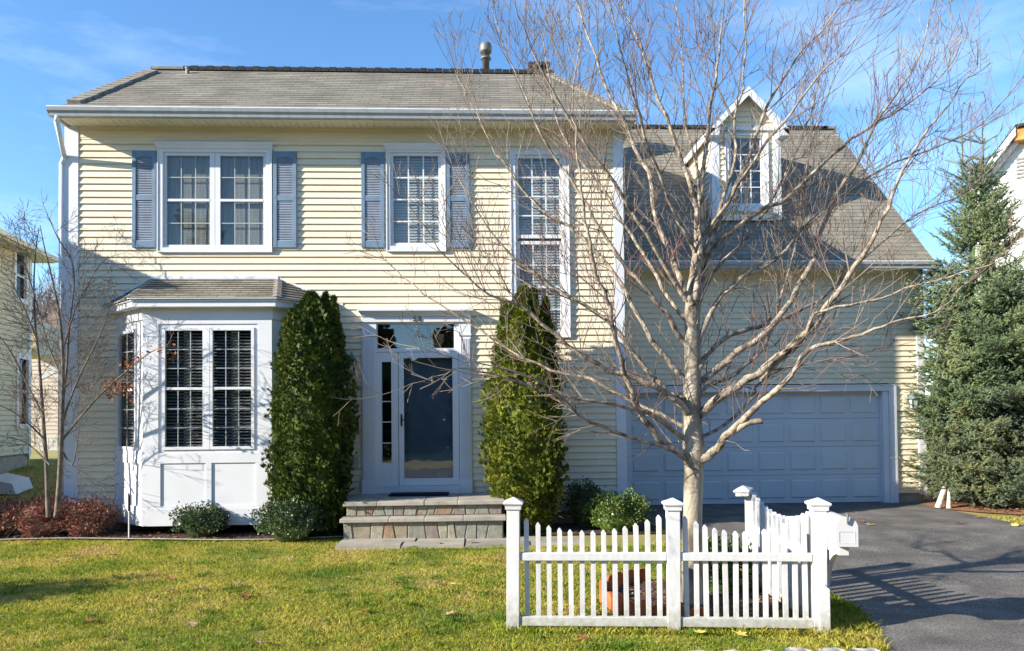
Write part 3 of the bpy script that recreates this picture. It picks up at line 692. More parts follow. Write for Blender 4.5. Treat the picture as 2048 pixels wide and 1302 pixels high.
# bay front window
def bay_unit(frame_mb, gl, mu, bl, cu, X, x0, x1, z0, z1, cols, tape=True):
    for m_ in (frame_mb, gl, mu, bl, cu): m_.xf = X
    y = 0.0; s = .04; zr_ = (z0+z1)/2
    frame_mb.box(x0-s, x0, -.02, .03, z0-s, z1+s); frame_mb.box(x1, x1+s, -.02, .03, z0-s, z1+s)
    frame_mb.box(x0, x1, -.02, .03, z0-s, z0); frame_mb.box(x0, x1, -.02, .03, z1, z1+s); frame_mb.box(x0, x1, -.012, .03, zr_-.018, zr_+.018)
    gl.add([(x0, .008, z0), (x1, .008, z0), (x1, .008, z1), (x0, .008, z1)], [(0, 1, 2, 3)])
    muntins(mu, x0, x1, z0, zr_-.018, -.003, cols, 3, w=.011); muntins(mu, x0, x1, zr_+.018, z1, -.003, cols, 3, w=.011)
    blinds(bl, x0-.02, x1+.02, z0, z1+.03, .08, pitch=.044, tilt=.8, sw=.036)
    if tape:
        c = x0+(x1-x0)*.5; n = 6
        for k in range(n): cu.add([(c-.055+.11*k/n, .13+.012*(k % 2), z0-.02), (c-.055+.11*(k+1)/n, .13+.012*((k+1) % 2), z0-.02), (c-.055+.11*(k+1)/n, .13+.012*((k+1) % 2), z1+.02), (c-.055+.11*k/n, .13+.012*(k % 2), z1+.02)], [(0, 1, 2, 3)])
    for m_ in (frame_mb, gl, mu, bl, cu): m_.xf = None
X = Matrix.Translation((0, BH, 0))
def bay_set(units, extra=None):
    fr, gl, mu, bl, cu = MB(), MB(), MB(), MB(), MB()
    for u in units: bay_unit(fr, gl, mu, bl, cu, *u)
    if extra: fr.box(*extra)
    for m_, nme, mt in ((fr, 'sash', 'trim'), (gl, 'pane', 'glass'), (mu, 'grille', 'grid'), (bl, 'blind', 'blind'), (cu, 'curtain', 'curtain')):
        if m_.v: m_.build(nme, M[mt], bay_o)
bay_set([(X, g[0], g[1], lz[0], lz[1], 3) for g in lg], (lg[0][1]+.04, lg[1][0]-.04, BH-.022, BH+.03, lz[0]-.04, lz[1]+.04))
bay_set([(XLp, .11, LL-.24, SZ[0], SZ[1], 2, False)]); bay_set([(XRp, .24, LR-.11, SZ[0], SZ[1], 2, False)])
# cornice
cn = MB()
def offset_bay(o): # plan polygon of the bay pushed outwards by o
    k = o*tan(radians(22.5)); return [(wx0-o*1.1, HY), (fx0-k-o*.15, by0-o), (fx1+k+o*.15, by0-o), (wx1+o*1.1, HY)]
def ring(mb, o1, o2, z0, z1):
    a, b = offset_bay(o1), offset_bay(o2)
    for i in range(3):
        mb.add([(*a[i], z0), (*a[i+1], z0), (*b[i+1], z0), (*b[i], z0), (*a[i], z1), (*a[i+1], z1), (*b[i+1], z1), (*b[i], z1)], [(0, 3, 2, 1), (4, 5, 6, 7), (0, 1, 5, 4), (1, 2, 6, 5), (2, 3, 7, 6), (3, 0, 4, 7)])
cz1 = az(415, 598, by0-.16); cz0 = az(415, 613, by0-.16)
ring(cn, .0, .155, cz0, cz1); ring(cn, .0, .02, cz0-.16, cz0); ring(cn, .155, .175, cz1-.03, cz1)
cn.build('cornice', M['trim'], bay_o, bevel=.003)
# bay roof
rt0, rt1 = ax(306, 556, HY), ax(556, 556, HY); rzt = az(430, 558, HY)
ev = offset_bay(.20); rzb = cz1+.012
mb = MB(); P0, P1, P2, P3 = [(x_, y_, rzb) for x_, y_ in ev]; T0, T1 = (rt0, HY, rzt), (rt1, HY, rzt)
shingles(mb, [P1, P2, T1, T0], (1, 0, 0), exp=.10, thick=.009)
shingles(mb, [P0, P1, T0], Vector(P1)-Vector(P0), exp=.10, thick=.009); shingles(mb, [P2, P3, T1], Vector(P3)-Vector(P2), exp=.10, thick=.009)
br = mb.build('roof', M['bayroof'], bay_o)
mb = MB(); mb.add([P0, P1, P2, P3, T0, T1], [(0, 1, 2, 3)]); mb.add([Vector(P0)-Vector((0, 0, .0)), P1, P2, P3] + [Vector(p)-Vector((0, 0, .012)) for p in (P0, P1, P2, P3)], [(0, 1, 5, 4), (1, 2, 6, 5), (2, 3, 7, 6)])
mb.box(rt0-.01, rt1+.01, HY-.03, HY-.005, rzt-.005, rzt+.04)
dl = Vector(P0)-Vector(T0); mb.prism([Vector(T0)+Vector((0, -.02, .035)), Vector(P0)+Vector((0, -.02, .035)), Vector(P0)+Vector((0, -.02, 0)), Vector(T0)+Vector((0, -.02, 0))], (0, .015, 0))
mb.prism([Vector(T1)+Vector((0, -.02, .035)), Vector(P3)+Vector((0, -.02, .035)), Vector(P3)+Vector((0, -.02, 0)), Vector(T1)+Vector((0, -.02, 0))], (0, .015, 0))
mb.build('flashing', M['trim'], bay_o)
mb = MB(); capstrip(mb, Vector(P1).lerp(Vector(T0), .03), Vector(T0), .06, .012, droop=.012); mb.build('hip_cap', M['cap'], bay_o); mb = MB(); capstrip(mb, Vector(P2).lerp(Vector(T1), .03), Vector(T1), .06, .012, droop=.012); mb.build('hip_cap', M['cap'], bay_o)
mb = MB(); mb.prism([(wx0+.03, HY, bz0+.03), (fx0+.02, by0+.06, bz0+.03), (fx1-.02, by0+.06, bz0+.03), (wx1-.03, HY, bz0+.03)], (0, 0, .02)); mb.build('floor', M['inside'], bay_o)

# ------------------------------------------------ front door surround and door
def box_of(mb, px0, px1, py0, py1, yf, yb): 
    pm_ = (px0+px1)/2; pn = (py0+py1)/2
    mb.box(rx(px0, pn), rx(px1, pn), yf, yb, az(pm_, py1), az(pm_, py0))
dz0 = .575; ent_t = az(830, 620); ent_b = az(830, 648)+.02
mb = MB()
mb.box(DX0-.045, DX1+.045, HY-.17, HY, ent_t-.035, ent_t); mb.prism([(DX0-.035, HY-.155, ent_t-.035), (DX0+.0, HY-.085, ent_t-.095), (DX0+.0, HY, ent_t-.095), (DX0-.035, HY, ent_t-.035)], (DX1-DX0+.07, 0, 0))
mb.box(DX0-.01, DX1+.01, HY-.09, HY, ent_t-.105, ent_t-.09); mb.box(DX0+.0, DX1-.0, HY-.075, HY, gl_tr[3]+.02, ent_t-.105)
o1 = mb.build('entrance_surround', M['trim'], house, bevel=.004)
pil = [(DX0, rx(754, 830)), (rx(919, 830), DX1)]
for a, b in pil:
    mb = MB(); zt = gl_tr[3]+.02
    mb.box(a, b, HY-.05, HY, dz0, zt); mb.box(a-.008, b+.008, HY-.075, HY-.05, dz0, dz0+.20); mb.box(a-.008, b+.008, HY-.065, HY-.05, zt-.20, zt-.18)
    n = 6; w_ = (b-a-.04)/(n*2-1+.0)
    for k in range(n): mb.box(a+.02+k*2*w_, a+.02+(k*2+1)*w_, HY-.062, HY-.05, dz0+.2, zt-.24)
    mb.build('pilaster', M['trim'], o1)
mb = MB(); L0, L1 = pil[0][1], pil[1][0]; y1_, y2_ = HY-.02, HY+.06
mb.box(L0, L1, y1_, y2_, gl_tr[3], gl_tr[3]+.02)
mb.box(L0, gl_tr[0], y1_, y2_, gl_tr[2], gl_tr[3]); mb.box(gl_tr[1], L1, y1_, y2_, gl_tr[2], gl_tr[3])
dtop = az(857, 704); mb.box(L0, L1, y1_-.015, y2_, dtop, gl_tr[2])
sx1 = rx(797, 830)
mb.box(L0, gl_sd[0], y1_, y2_, dz0, dtop); mb.box(gl_sd[1], sx1, y1_, y2_, dz0, dtop)
mb.box(gl_sd[0], gl_sd[1], y1_, y2_, dz0, gl_sd[2]); mb.box(gl_sd[0], gl_sd[1], y1_, y2_, gl_sd[3], dtop)
for py in (803, 844, 886): z_ = az(774, py); mb.box(gl_sd[0], gl_sd[1], y1_+.01, y1_+.03, z_-.007, z_+.007)
mb.box(L0+.03, sx1-.04, y1_-.012, y1_, dz0+.10, dz0+.125)
mb.box(sx1, L1, HY-.09, HY+.06, dz0-.01, dz0+.11)
mb.build('door_frame', M['trim'], o1, bevel=.003)
mb = MB(); mb.box(gl_tr[0], gl_tr[1], HY+.02, HY+.024, gl_tr[2], gl_tr[3]); mb.build('transom_pane', M['dglass'], o1)
mb = MB(); mb.box(gl_sd[0], gl_sd[1], HY+.02, HY+.024, gl_sd[2], gl_sd[3]); mb.build('sidelight_pane', M['dglass'], o1)
# house number on the frieze
for ch, cx in (('3', rx(829, 640)), ('8', rx(839.5, 640))):
    cu_ = bpy.data.curves.new('number', 'FONT'); cu_.body = ch; cu_.size = .125; cu_.extrude = .006; cu_.align_x = 'CENTER'
    to = bpy.data.objects.new('tmp', cu_); C.objects.link(to); bpy.context.view_layer.update()
    me = bpy.data.meshes.new_from_object(to.evaluated_get(bpy.context.evaluated_depsgraph_get())); bpy.data.objects.remove(to)
    me.transform(Matrix.Translation(Vector((cx, HY-.083, az(834, 644)+.005)) - origin_of(o1)) @ Matrix.Rotation(pi/2, 4, 'X'))
    link('house_number', me, M['black'], o1)
# storm door
mb = MB(); a0, a1 = sx1+.008, L1-.006; zt_ = dtop-.006; zb_ = dz0+.115
mb.box(a0, gl_dr[0], HY-.035, HY+.0, zb_, zt_); mb.box(gl_dr[1], a1, HY-.035, HY, zb_, zt_); mb.box(gl_dr[0], gl_dr[1], HY-.035, HY, zb_, gl_dr[2]); mb.box(gl_dr[0], gl_dr[1], HY-.035, HY, gl_dr[3], zt_)
dr = mb.build('storm_door', M['trim'], house, bevel=.004)
mb = MB(); mb.box(gl_dr[0], gl_dr[1], HY-.018, HY-.014, gl_dr[2], gl_dr[3]); mb.build('glass_panel', M['dglass'], dr)
hx = rx(803.5, 840); hz_ = az(804, 840); mb = MB(); mb.tube([(hx, HY-.04, hz_-.07), (hx, HY-.075, hz_-.05), (hx, HY-.08, hz_), (hx, HY-.075, hz_+.05), (hx, HY-.04, hz_+.07)], .009, 8); mb.box(hx, hx+.045, HY-.06, HY-.05, hz_-.008, hz_+.008); mb.box(hx-.012, hx+.012, HY-.042, HY-.035, hz_-.09, hz_+.09); mb.build('handle', M['black'], dr)
mb = MB(); xa, xb = sx1+.02, L1-.02; mb.box(xa, xb, HY+.10, HY+.14, dz0+.05, dtop-.01)
for (zz0, zz1) in ((.75, 1.25), (1.35, 1.75), (1.85, 2.45)):
    for (q0, q1) in ((xa+.10, (xa+xb)/2-.04), ((xa+xb)/2+.04, xb-.10)): mb.box(q0, q1, HY+.092, HY+.10, zz0, zz1); mb.box(q0+.04, q1-.04, HY+.087, HY+.092, zz0+.04, zz1-.04)
mb.build('inner_door', M['door'], house)
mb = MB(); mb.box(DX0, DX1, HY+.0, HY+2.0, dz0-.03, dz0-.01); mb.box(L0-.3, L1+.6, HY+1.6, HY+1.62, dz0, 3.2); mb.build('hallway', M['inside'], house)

# ------------------------------------------------ garage door and trim
g0, g1, gz0_, gz1_ = gd
mb = MB(); nrow, ncol = 4, 8; yd = GY+.13; hh = (gz1_-gz0_)/nrow; ww = (g1-g0)/ncol
for r_ in range(nrow):
    za, zb = gz0_+r_*hh+.003, gz0_+(r_+1)*hh-.003
    mb.box(g0, g1, yd, yd+.04, za, zb)
    for c_ in range(ncol):
        xa, xb = g0+c_*ww+.05, g0+(c_+1)*ww-.05; za2, zb2 = za+.085, zb-.085
        # embossed: sunk border with raised field
        mb.add([(xa, yd-.0015, za2), (xb, yd-.0015, za2), (xb, yd-.0015, zb2), (xa, yd-.0015, zb2), (xa+.02, yd-.020, za2+.02), (xb-.02, yd-.020, za2+.02), (xb-.02, yd-.020, zb2-.02), (xa+.02, yd-.020, zb2-.02)],
               [(0, 1, 5, 4), (1, 2, 6, 5), (2, 3, 7, 6), (3, 0, 4, 7), (4, 5, 6, 7)])
        mb.add([(xa-.012, yd-.004, za2-.012), (xb+.012, yd-.004, za2-.012), (xb+.012, yd-.004, zb2+.012), (xa-.012, yd-.004, zb2+.012), (xa, yd-.0015, za2), (xb, yd-.0015, za2), (xb, yd-.0015, zb2), (xa, yd-.0015, zb2)],
               [(0, 1, 5, 4), (1, 2, 6, 5), (2, 3, 7, 6), (3, 0, 4, 7)])
gdo = mb.build('garage_door', M['garage'], house)
mb = MB(); mb.box(g0, g1, yd-.005, yd+.045, gz0_-.02, gz0_+.002); mb.build('weather_seal', M['black'], gdo)
mb = MB(); zt = gz1_+.0
mb.box(g0-.17, g0, GY-.035, GY+.13, gz0_, zt+.09); mb.box(g1, g1+.10, GY-.0, GY+.13, gz0_-.005, zt); mb.box(g1+.10, g1+.225, GY-.035, GY+.0, gz0_-.02, zt+.09); mb.box(g1+.12, g1+.145, GY-.05, GY-.035, gz0_-.01, zt-.02)
mb.box(g1+.19, g1+.225, GY-.05, GY-.035, gz0_-.02, zt+.09)
mb.box(g0, g1+.10, GY-.035, GY+.02, zt-.02, zt+.09); mb.box(g0, g1, GY+.02, GY+.13, zt-.001, zt+.03); mb.box(g0-.16, g1+.22, GY-.05, GY-.035, zt+.07, zt+.095)
mb.build('garage_trim', M['trim'], house, bevel=.003)

# ------------------------------------------------ dormer
DY = 13.5; dl_, dr_ = ax(1424, 350, DY), ax(1560, 350, DY); dcx = (dl_+dr_)/2; dzb = az(1490, 440, DY); dze = az(1500, 262, DY)
pk = at(1495, 172, DY-.20)
def roofz(y): return gez+gsl*(y-gey)
dg = (ax(1462, 340, DY), ax(1521, 340, DY), az(1491, 407, DY), az(1491, 277, DY))
dcas = (ax(1449, 340, DY), ax(1536, 340, DY), az(1491, 424, DY), az(1491, 267, DY))
hw = (dr_-dl_)/2; dsl = (pk.z-.03-dze)/(hw+.10)      # dormer roof slope
mb = MB(); siding(mb, dl_+.13, dr_-.13, dzb+.02, dze-.0, [(dg[0]-.01, dg[1]+.01, dg[2], dg[3])], wallxf(DY), exp=.1)
siding(mb, dl_, dr_, dze+.06, pk.z-.12, [], wallxf(DY), exp=.1, ulim=lambda z: (dcx-max(0, (pk.z-.06-z)/dsl-.02), dcx+max(0, (pk.z-.06-z)/dsl-.02)))
# side walls: triangles bounded below by the roof
for xx, fc in ((dl_, -1), (dr_, 1)):
    z = dzb-.05
    while z < dze:
        yb_ = gey+(z-gez)/gsl; yt_ = gey+(z+.1-gez)/gsl
        o_ = .012*fc
        mb.add([(xx+o_, DY, z), (xx+o_, max(DY, yb_), z), (xx, max(DY, yt_), z+.1), (xx, DY, z+.1)], [(0, 1, 2, 3)]); z += .1
dor = mb.build('dormer', M['siding'], house)
mb = MB()
mb.box(dl_-.01, dl_+.13, DY-.03, DY+.01, dzb, dze); mb.box(dr_-.13, dr_+.01, DY-.03, DY+.01, dzb, dze); mb.box(dl_-.01, dl_+.02, DY+.01, DY+.14, dzb+.1, dze); mb.box(dr_-.02, dr_+.01, DY+.01, DY+.14, dzb+.1, dze)
mb.box(dl_+.13, dr_-.13, DY-.02, DY, dzb-.01, dzb+.03); mb.box(dl_-.03, dr_+.03, DY-.05, DY+.01, dze-.0, dze+.07)
mb.build('trim', M['trim'], dor)
mb = MB(); yo = DY-.20; th = .05
el, er = dcx-hw-.10, dcx+hw+.10; zE = dze-.03
# roof planes run back until they meet the garage roof
def meet(z): return gey+(z-gez)/gsl
zpk = pk.z
for sgn in (-1, 1):
    xe = dcx+sgn*(hw+.10)
    a = (xe, yo, zE); b = (xe, meet(zE)+.0, zE); c = (dcx, meet(zpk), zpk); d_ = (dcx, yo, zpk)
    pts = [a, b, c, d_] if sgn > 0 else [b, a, d_, c]
    shingles(mb, pts, (0, 1, 0))
dro = mb.build('roof', M['roof'], dor)
mb = MB()
for sgn in (-1, 1):
    xe = dcx+sgn*(hw+.10)
    n_ = Vector((sgn*(zpk-zE), 0, (hw+.10))).normalized()*-.035
    mb.prism([Vector((xe, yo, zE))+n_*.1, Vector((xe, meet(zE), zE))+n_*.1, Vector((dcx, meet(zpk), zpk))+n_*.1, Vector((dcx, yo, zpk))+n_*.1], n_)
    # rake fascia board and cornice return
    mb.prism([(xe, yo-.02, zE-.005), (dcx, yo-.02, zpk-.008), (dcx, yo-.02, zpk-.17), (xe, yo-.02, zE-.13)] , (0, .03, 0))
    mb.prism([(xe, yo-.02, zE-.13), (xe-sgn*.17, yo-.02, zE-.13), (xe-sgn*.20, yo-.02, zE+.0), (xe, yo-.02, zE-.0)], (0, .27, 0))
    mb.box(xe-.012, xe+.012, yo+.011, meet(zE)-.05, zE-.12, zE+.0)
mb.build('rake_board', M['trim'], dor)
window(house, DY, dcas, [dict(x0=dg[0], x1=dg[1], z0=dg[2], z1=dg[3], cols=3, rows=4, mw=.018)], crown=False, blind=('door', .2, 'dglass'), proud=.035)

# ------------------------------------------------ roof fittings, lanterns, small fixtures
vp = at(972, 147, 14.2); vt = at(972, 88, 14.2)
mb = MB(); mb.lathe([(.066, 7.4), (.066, vt.z-.18), (.10, vt.z-.18), (.118, vt.z-.14), (.118, vt.z-.05), (.10, vt.z-.0), (.06, vt.z+.02)], vp.x, 14.2, 16)
mb.lathe([(.10, vt.z-.30), (.10, vt.z-.27)], vp.x, 14.2, 16)
mb.build('vent_pipe', M['metal'], house, True)
cc = at(1078, 143, 14.6); mb = MB(); mb.box(cc.x-.18, cc.x+.18, 14.45, 14.8, 7.3, cc.z+.04); mb.box(cc.x-.22, cc.x+.2, 14.4, 14.85, cc.z+.04, cc.z+.09)
for k in range(5): mb.box(cc.x-.2+.085*k, cc.x-.16+.085*k, 14.42, 14.8, cc.z+.09, cc.z+.12)
mb.build('chimney_cap', M['dark'], house)
for (px_, py_) in ((301, 150), (375, 141)):
    p = at(px_, py_, 12.75); 
    mb = MB(); mb.lathe([(.03, p.z-.12), (.03, p.z+.02), (.04, p.z+.03), (.04, p.z+.05)], p.x, 12.75, 10); mb.build('plumbing_vent', M['metal'], house)
def lantern(px_, py_, Y, s=1.0):
    p = at(px_, py_, Y); x, y, z = p.x, Y-.13, p.z
    mb = MB(); mb.box(x-.045*s, x+.045*s, Y-.03, Y-.012, z-.07*s, z+.09*s)
    mb.tube([(x, Y-.02, z+.06*s), (x, Y-.07, z+.15*s), (x, y, z+.17*s), (x, y, z+.12*s)], .009*s, 8)
    mb.lathe([(.012*s, z+.16*s), (.025*s, z+.125*s), (.035*s, z+.115*s), (.075*s, z+.05*s), (.098*s, z+.035*s), (.098*s, z+.02*s)], x, y, 8, pi/8)
    for k in range(4):
        a = pi/4+k*pi/2; mb.tube([(x+.075*s*cos(a), y+.075*s*sin(a), z+.02*s), (x+.05*s*cos(a), y+.05*s*sin(a), z-.13*s)], .006*s, 5)
    mb.lathe([(.055*s, z-.13*s), (.06*s, z-.14*s), (.03*s, z-.155*s), (.012*s, z-.19*s)], x, y, 8)
    o = mb.build('wall_lantern', M['verd'], house)
    mb = MB(); mb.lathe([(.045*s, z-.13*s), (.07*s, z+.02*s)], x, y, 4, pi/4); mb.build('lamp_glass', M['lampglass'], o)
lantern(707, 728, HY, 1.0); lantern(1818, 800, GY, 1.05)
mb = MB(); p = at(1818, 800, GY); mb.box(p.x-.12, p.x+.12, GY-.025, GY-.012, p.z-.13, p.z+.11); mb.build('mounting_block', M['siding'], house)
p = at(716.5, 850, HY); mb = MB(); mb.box(p.x-.014, p.x+.014, HY-.04, HY-.012, p.z-.04, p.z+.04); mb.box(p.x-.008, p.x+.008, HY-.044, HY-.04, p.z-.025, p.z-.005); mb.build('doorbell', M['black'], house)
p = at(712, 926, HY); mb = MB(); mb.box(p.x-.045, p.x+.045, HY-.06, HY-.012, p.z-.075, p.z+.075); mb.box(p.x-.05, p.x+.05, HY-.066, HY-.03, p.z+.06, p.z+.082); mb.build('outlet_cover', M['lampglass'], house)
p = at(182, 1005, HY); mb = MB()
mb.prism([(p.x+.055*cos(a), HY-.013, p.z+.045*sin(a)) for a in [2*pi*k/14 for k in range(14)]], (0, -.03, 0)); mb.prism([(p.x+.03*cos(a), HY-.043, p.z+.02*sin(a)) for a in [2*pi*k/10 for k in range(10)]], (0, -.04, -.02)); mb.build('dryer_vent', M['black'], house)
# satellite dish on the garage corner
p = at(1864, 551, 13.4); mb = MB(); n = 16
c0 = Vector(p); nrm = Vector((-.75, -.55, .35)).normalized(); u_ = nrm.cross(Vector((0, 0, 1))).normalized(); v_ = u_.cross(nrm)
vs = [c0-nrm*.05]+[c0+(u_*cos(2*pi*k/n)*.14+v_*sin(2*pi*k/n)*.19)*r+nrm*(.05*r*r-.05) for r in (.5, 1) for k in range(n)]
fs = [(0, 1+k, 1+(k+1) % n) for k in range(n)]+[(1+k, 1+n+k, 1+n+(k+1) % n, 1+(k+1) % n) for k in range(n)]
mb.add(vs, fs); mb.tube([c0-nrm*.05, Vector((GX1+.03, 13.4, p.z-.18))], .018, 6); mb.tube([c0-v_*.15, c0+nrm*.22-v_*.1], .01, 5); mb.box(GX1+.0, GX1+.04, 13.33, 13.47, p.z-.26, p.z-.10)
mb.build('satellite_dish', M['plastic'], house)

# ------------------------------------------------ front steps
lz_ = .575; fr_y = 9.97
steps = thing('front_steps', 'bluestone topped stone steps leading up to the front door', 'steps', ((XL+XR)/2, 10.4, .09))
s2z = az(850, 1035, 9.82); s2y = 9.80
def tread(x0, x1, y0, y1, zt, th=.055):
    mb = MB(); n = 4; edge = [x0]
    for k in range(1, n): edge.append(x0+(x1-x0)*k/n+random.uniform(-.1, .1))
    edge.append(x1)
    for a, b in zip(edge[:-1], edge[1:]): mb.box(a+.002, b-.002, y0+random.uniform(0, .006), y1, zt-th, zt+random.uniform(-.002, .002))
    return mb.build('tread', M['slate'], steps, bevel=.008)
tread(XL-.02, XR+.02, fr_y, HY-.02, lz_)
tread(XL-.03, XR+.03, s2y, fr_y+.1, s2z)
def stones(x0, x1, y, z0, z1, seed):
    random.seed(seed); cols_ = [(0.28, 0.27, 0.21), (0.31, 0.29, 0.22), (0.24, 0.235, 0.19), (0.29, 0.20, 0.13), (0.28, 0.24, 0.17), (0.26, 0.26, 0.21), (0.23, 0.19, 0.165)]
    x = x0; mb = MB(); tl = 0.0
    while x < x1-.02:
        wd = random.choice([.10, .14, .20, .17, .12, .23]); xb = min(x+wd, x1); 
        if x1-xb < .08: xb = x1
        tr = random.uniform(-.03, .03) if xb < x1 else 0
        mb.cm = random.randrange(len(cols_)); g = .007
        d_ = random.uniform(.0, .012)
        pts = [(x+tl*-1+g, y-d_, z0+g), (xb-tr-g, y-d_, z0+g), (xb+tr-g, y-d_, z1-g*.5), (x+tl+g, y-d_, z1-g*.5)]
        mb.prism(pts, (0, .06, 0)); x = xb; tl = tr
    ms = []
    for i, c in enumerate(cols_):
        k_ = 'stone%d' % i
        if k_ not in M: M[k_] = mat('stone', c, rough=.85, var=.2, scale=14, bump=.5, bscale=30)
        ms.append(M[k_])
    o = mb.build('riser_stones', ms, steps, bevel=.006); return o
M['mortar'] = mat('mortar', (0.44, 0.40, 0.32), rough=.95, bump=.4, bscale=80)
stones(XL+.02, XR-.02, fr_y+.06, s2z, lz_-.055, 3); stones(XL+.01, XR-.01, s2y+.06, .06, s2z-.055, 5)
mb = MB(); mb.box(XL+.02, XR-.02, fr_y+.075, HY-.02, 0, lz_-.056); mb.box(XL+.01, XR-.01, s2y+.075, fr_y+.07, 0, s2z-.056); mb.build('core', M['mortar'], steps)
random.seed(21)
mb = MB(); dm0, dm1 = ax(782, 990, 10.95), ax(898, 990, 10.95); mb.box(dm0, dm1, 10.62, 11.0, lz_+.003, lz_+.018)
for k in range(40): xx = dm0+(dm1-dm0)*k/40; mb.box(xx+.003, xx+.02, 10.63, 10.99, lz_+.018, lz_+.024)
tag(mb.build('doormat', M['mat']), 'black rectangular doormat lying in front of the storm door', 'doormat')

# ------------------------------------------------------------------ picket fence
fence = thing('picket_fence', 'low white picket fence with scalloped tops in front of the bare tree', 'fence', (1.45, 5.8, 0))
def bottom(px, py, z=0.0): g = gnd(px, py, z); return Vector((g.x, g.y, 0))
pA, pB, pC = bottom(1026.5, 1260), bottom(1347, 1262), bottom(1638, 1266)
pD = bottom(1504, 1196); pD = Vector((pC.x+.02, 7.25, 0)); pD.x = ax(1504, 1100, 7.25)
def post(p, h, ang, w=.1, capw=.155, lean=0, cap_tilt=None):
    X = Matrix.Translation(p) @ Matrix.Rotation(ang, 4, 'Z') @ Matrix.Rotation(lean, 4, 'Y')
    mb = MB(); mb.xf = X; mb.box(-w/2, w/2, -w/2, w/2, -.1, h)
    o = mb.build('post', M['white'], fence, bevel=.004)
    cb = MB(); cb.xf = X @ (Matrix.Rotation(cap_tilt[0], 4, 'X') @ Matrix.Rotation(cap_tilt[1], 4, 'Y') if cap_tilt else Matrix.Identity(4))
    def sq(r, z): return [(-r, -r, z), (r, -r, z), (r, r, z), (-r, r, z)]
    rings = [sq(w/2+.004, h-.0), sq(w/2+.012, h+.002), sq(w/2+.012, h+.018), sq(capw/2-.014, h+.03), sq(capw/2, h+.045), sq(capw/2, h+.058), sq(capw/2-.01, h+.064), sq(.004, h+.095)]
    vs = sum(rings, []); fs = [(3, 2, 1, 0)]
    for i in range(len(rings)-1):
        for k in range(4): fs.append((i*4+k, i*4+(k+1) % 4, (i+1)*4+(k+1) % 4, (i+1)*4+k))
    fs.append(tuple((len(rings)-1)*4+k for k in range(4)))
    cb.add(vs, fs); cb.build('cap', M['white'], o, bevel=.002)
    return o
def height(px, py, p): return at(px, py, p.y).z
hA = height(1026, 1018, pA); hB = height(1340, 1020, pB)
angAB = atan2((pC-pA).y, (pC-pA).x)
post(pA, hA, angAB, lean=.012); post(pB, hB, angAB, lean=.008)
hC = height(1632, 1020, pC); post(pC, hC, angAB, lean=.01)
hD = height(1504, 988, pD); post(pD, hD, radians(-35), w=.1, cap_tilt=(.10, -.05))
def section(a, b, ha, hb, n, zt, zb, dip=.135, side=1, rail_t=.052, skip=()):
    d = b-a; L = d.length; ang = atan2(d.y, d.x); X = Matrix.Translation(a) @ Matrix.Rotation(ang, 4, 'Z')
    for (z0_, z1_) in (zt, zb):
        mb = MB(); mb.xf = X; mb.box(.048, L-.048, -.038, .012, z0_, z1_); mb.build('rail', M['white'], fence, bevel=.006)
    for k in range(n):
        t_ = (k+.75)/(n+.35); x = .05+(L-.1)*t_; q = 2*t_-1
        top = ha+(hb-ha)*t_ - dip*(1-q*q); w_ = .0185
        lean = random.uniform(-.006, .006)
        pr = [(x-w_, -.006, zb[0]+.03), (x+w_, -.006, zb[0]+.03), (x+w_+lean, -.006, top-.022), (x+lean+.004, -.006, top), (x+lean-.004, -.006, top), (x-w_+lean, -.006, top-.022)]
        mb = MB(); mb.xf = X; mb.prism(pr, (0, .034, 0)); mb.build('picket', M['white'], fence)
zt_r = (az(1180, 1121, 5.85), az(1180, 1105, 5.85)); zb_r = (az(1180, 1252, 5.85), az(1180, 1233, 5.85))
topz = az(1058, 1034, 5.88)
section(pA, pB, topz+.01, topz+.03, 13, zt_r, zb_r)
section(pB, pC, topz+.03, topz+.05, 13, zt_r, (zb_r[0]+.0, zb_r[1]+.0), dip=.16)
section(pC, pD, topz+.05, topz+.06, 13, zt_r, zb_r, dip=.14)
# small lower sleeve at the corner post
mb = MB(); mb.xf = Matrix.Translation(pC) @ Matrix.Rotation(angAB, 4, 'Z'); mb.box(-.018, .062, -.078, -.052, -.02, .35); mb.prism([(-.018, -.078, .35), (.062, -.078, .35), (.022, -.078, .385)], (0, .026, 0)); mb.build('sleeve', M['white'], fence, bevel=.003)

# ------------------------------------------------------------------ mailbox
mbx = thing('mailbox', 'white curb mailbox with a rounded top held on a bracket of the corner fence post', 'mailbox', (pC.x+.05, pC.y-.15, .7))
mf = at(1693, 1064, 5.30); zc = mf.z
hwid, hh_ = .073, .205
zb0 = at(1693, 1092, 5.30).z; 
prof = [(-hwid, 0), (hwid, 0)] + [(hwid*cos(a), hh_-hwid*1.05+hwid*1.05*sin(a)) for a in [pi*k/12 for k in range(13)]]
cx0, cy0 = mf.x, 5.30; cx1, cy1 = ax(1648, 1050, 5.80), 5.80
dirv = Vector((cx1-cx0, cy1-cy0, 0)).normalized(); sidev = Vector((dirv.y, -dirv.x, 0))
ring_ = lambda o, s=1.0, dz=0: [o+sidev*(-a*s)+Vector((0, 0, b*s+dz)) for a, b in prof]
P0_ = Vector((cx0, cy0, zb0))
mb = MB(); n = len(prof); Lm = .50
mb.prism(ring_(P0_), dirv*Lm)
mb.build('body', M['mail'], mbx)
mb = MB(); mb.prism(ring_(P0_-dirv*.012-Vector((0, 0, .004)), 1.05), dirv*.014)
door_m = mb.build('door', M['mail'], mbx)
mb = MB(); 
q = lambda u, v, o=0: P0_-dirv*(.012+o)+sidev*u+Vector((0, 0, v))
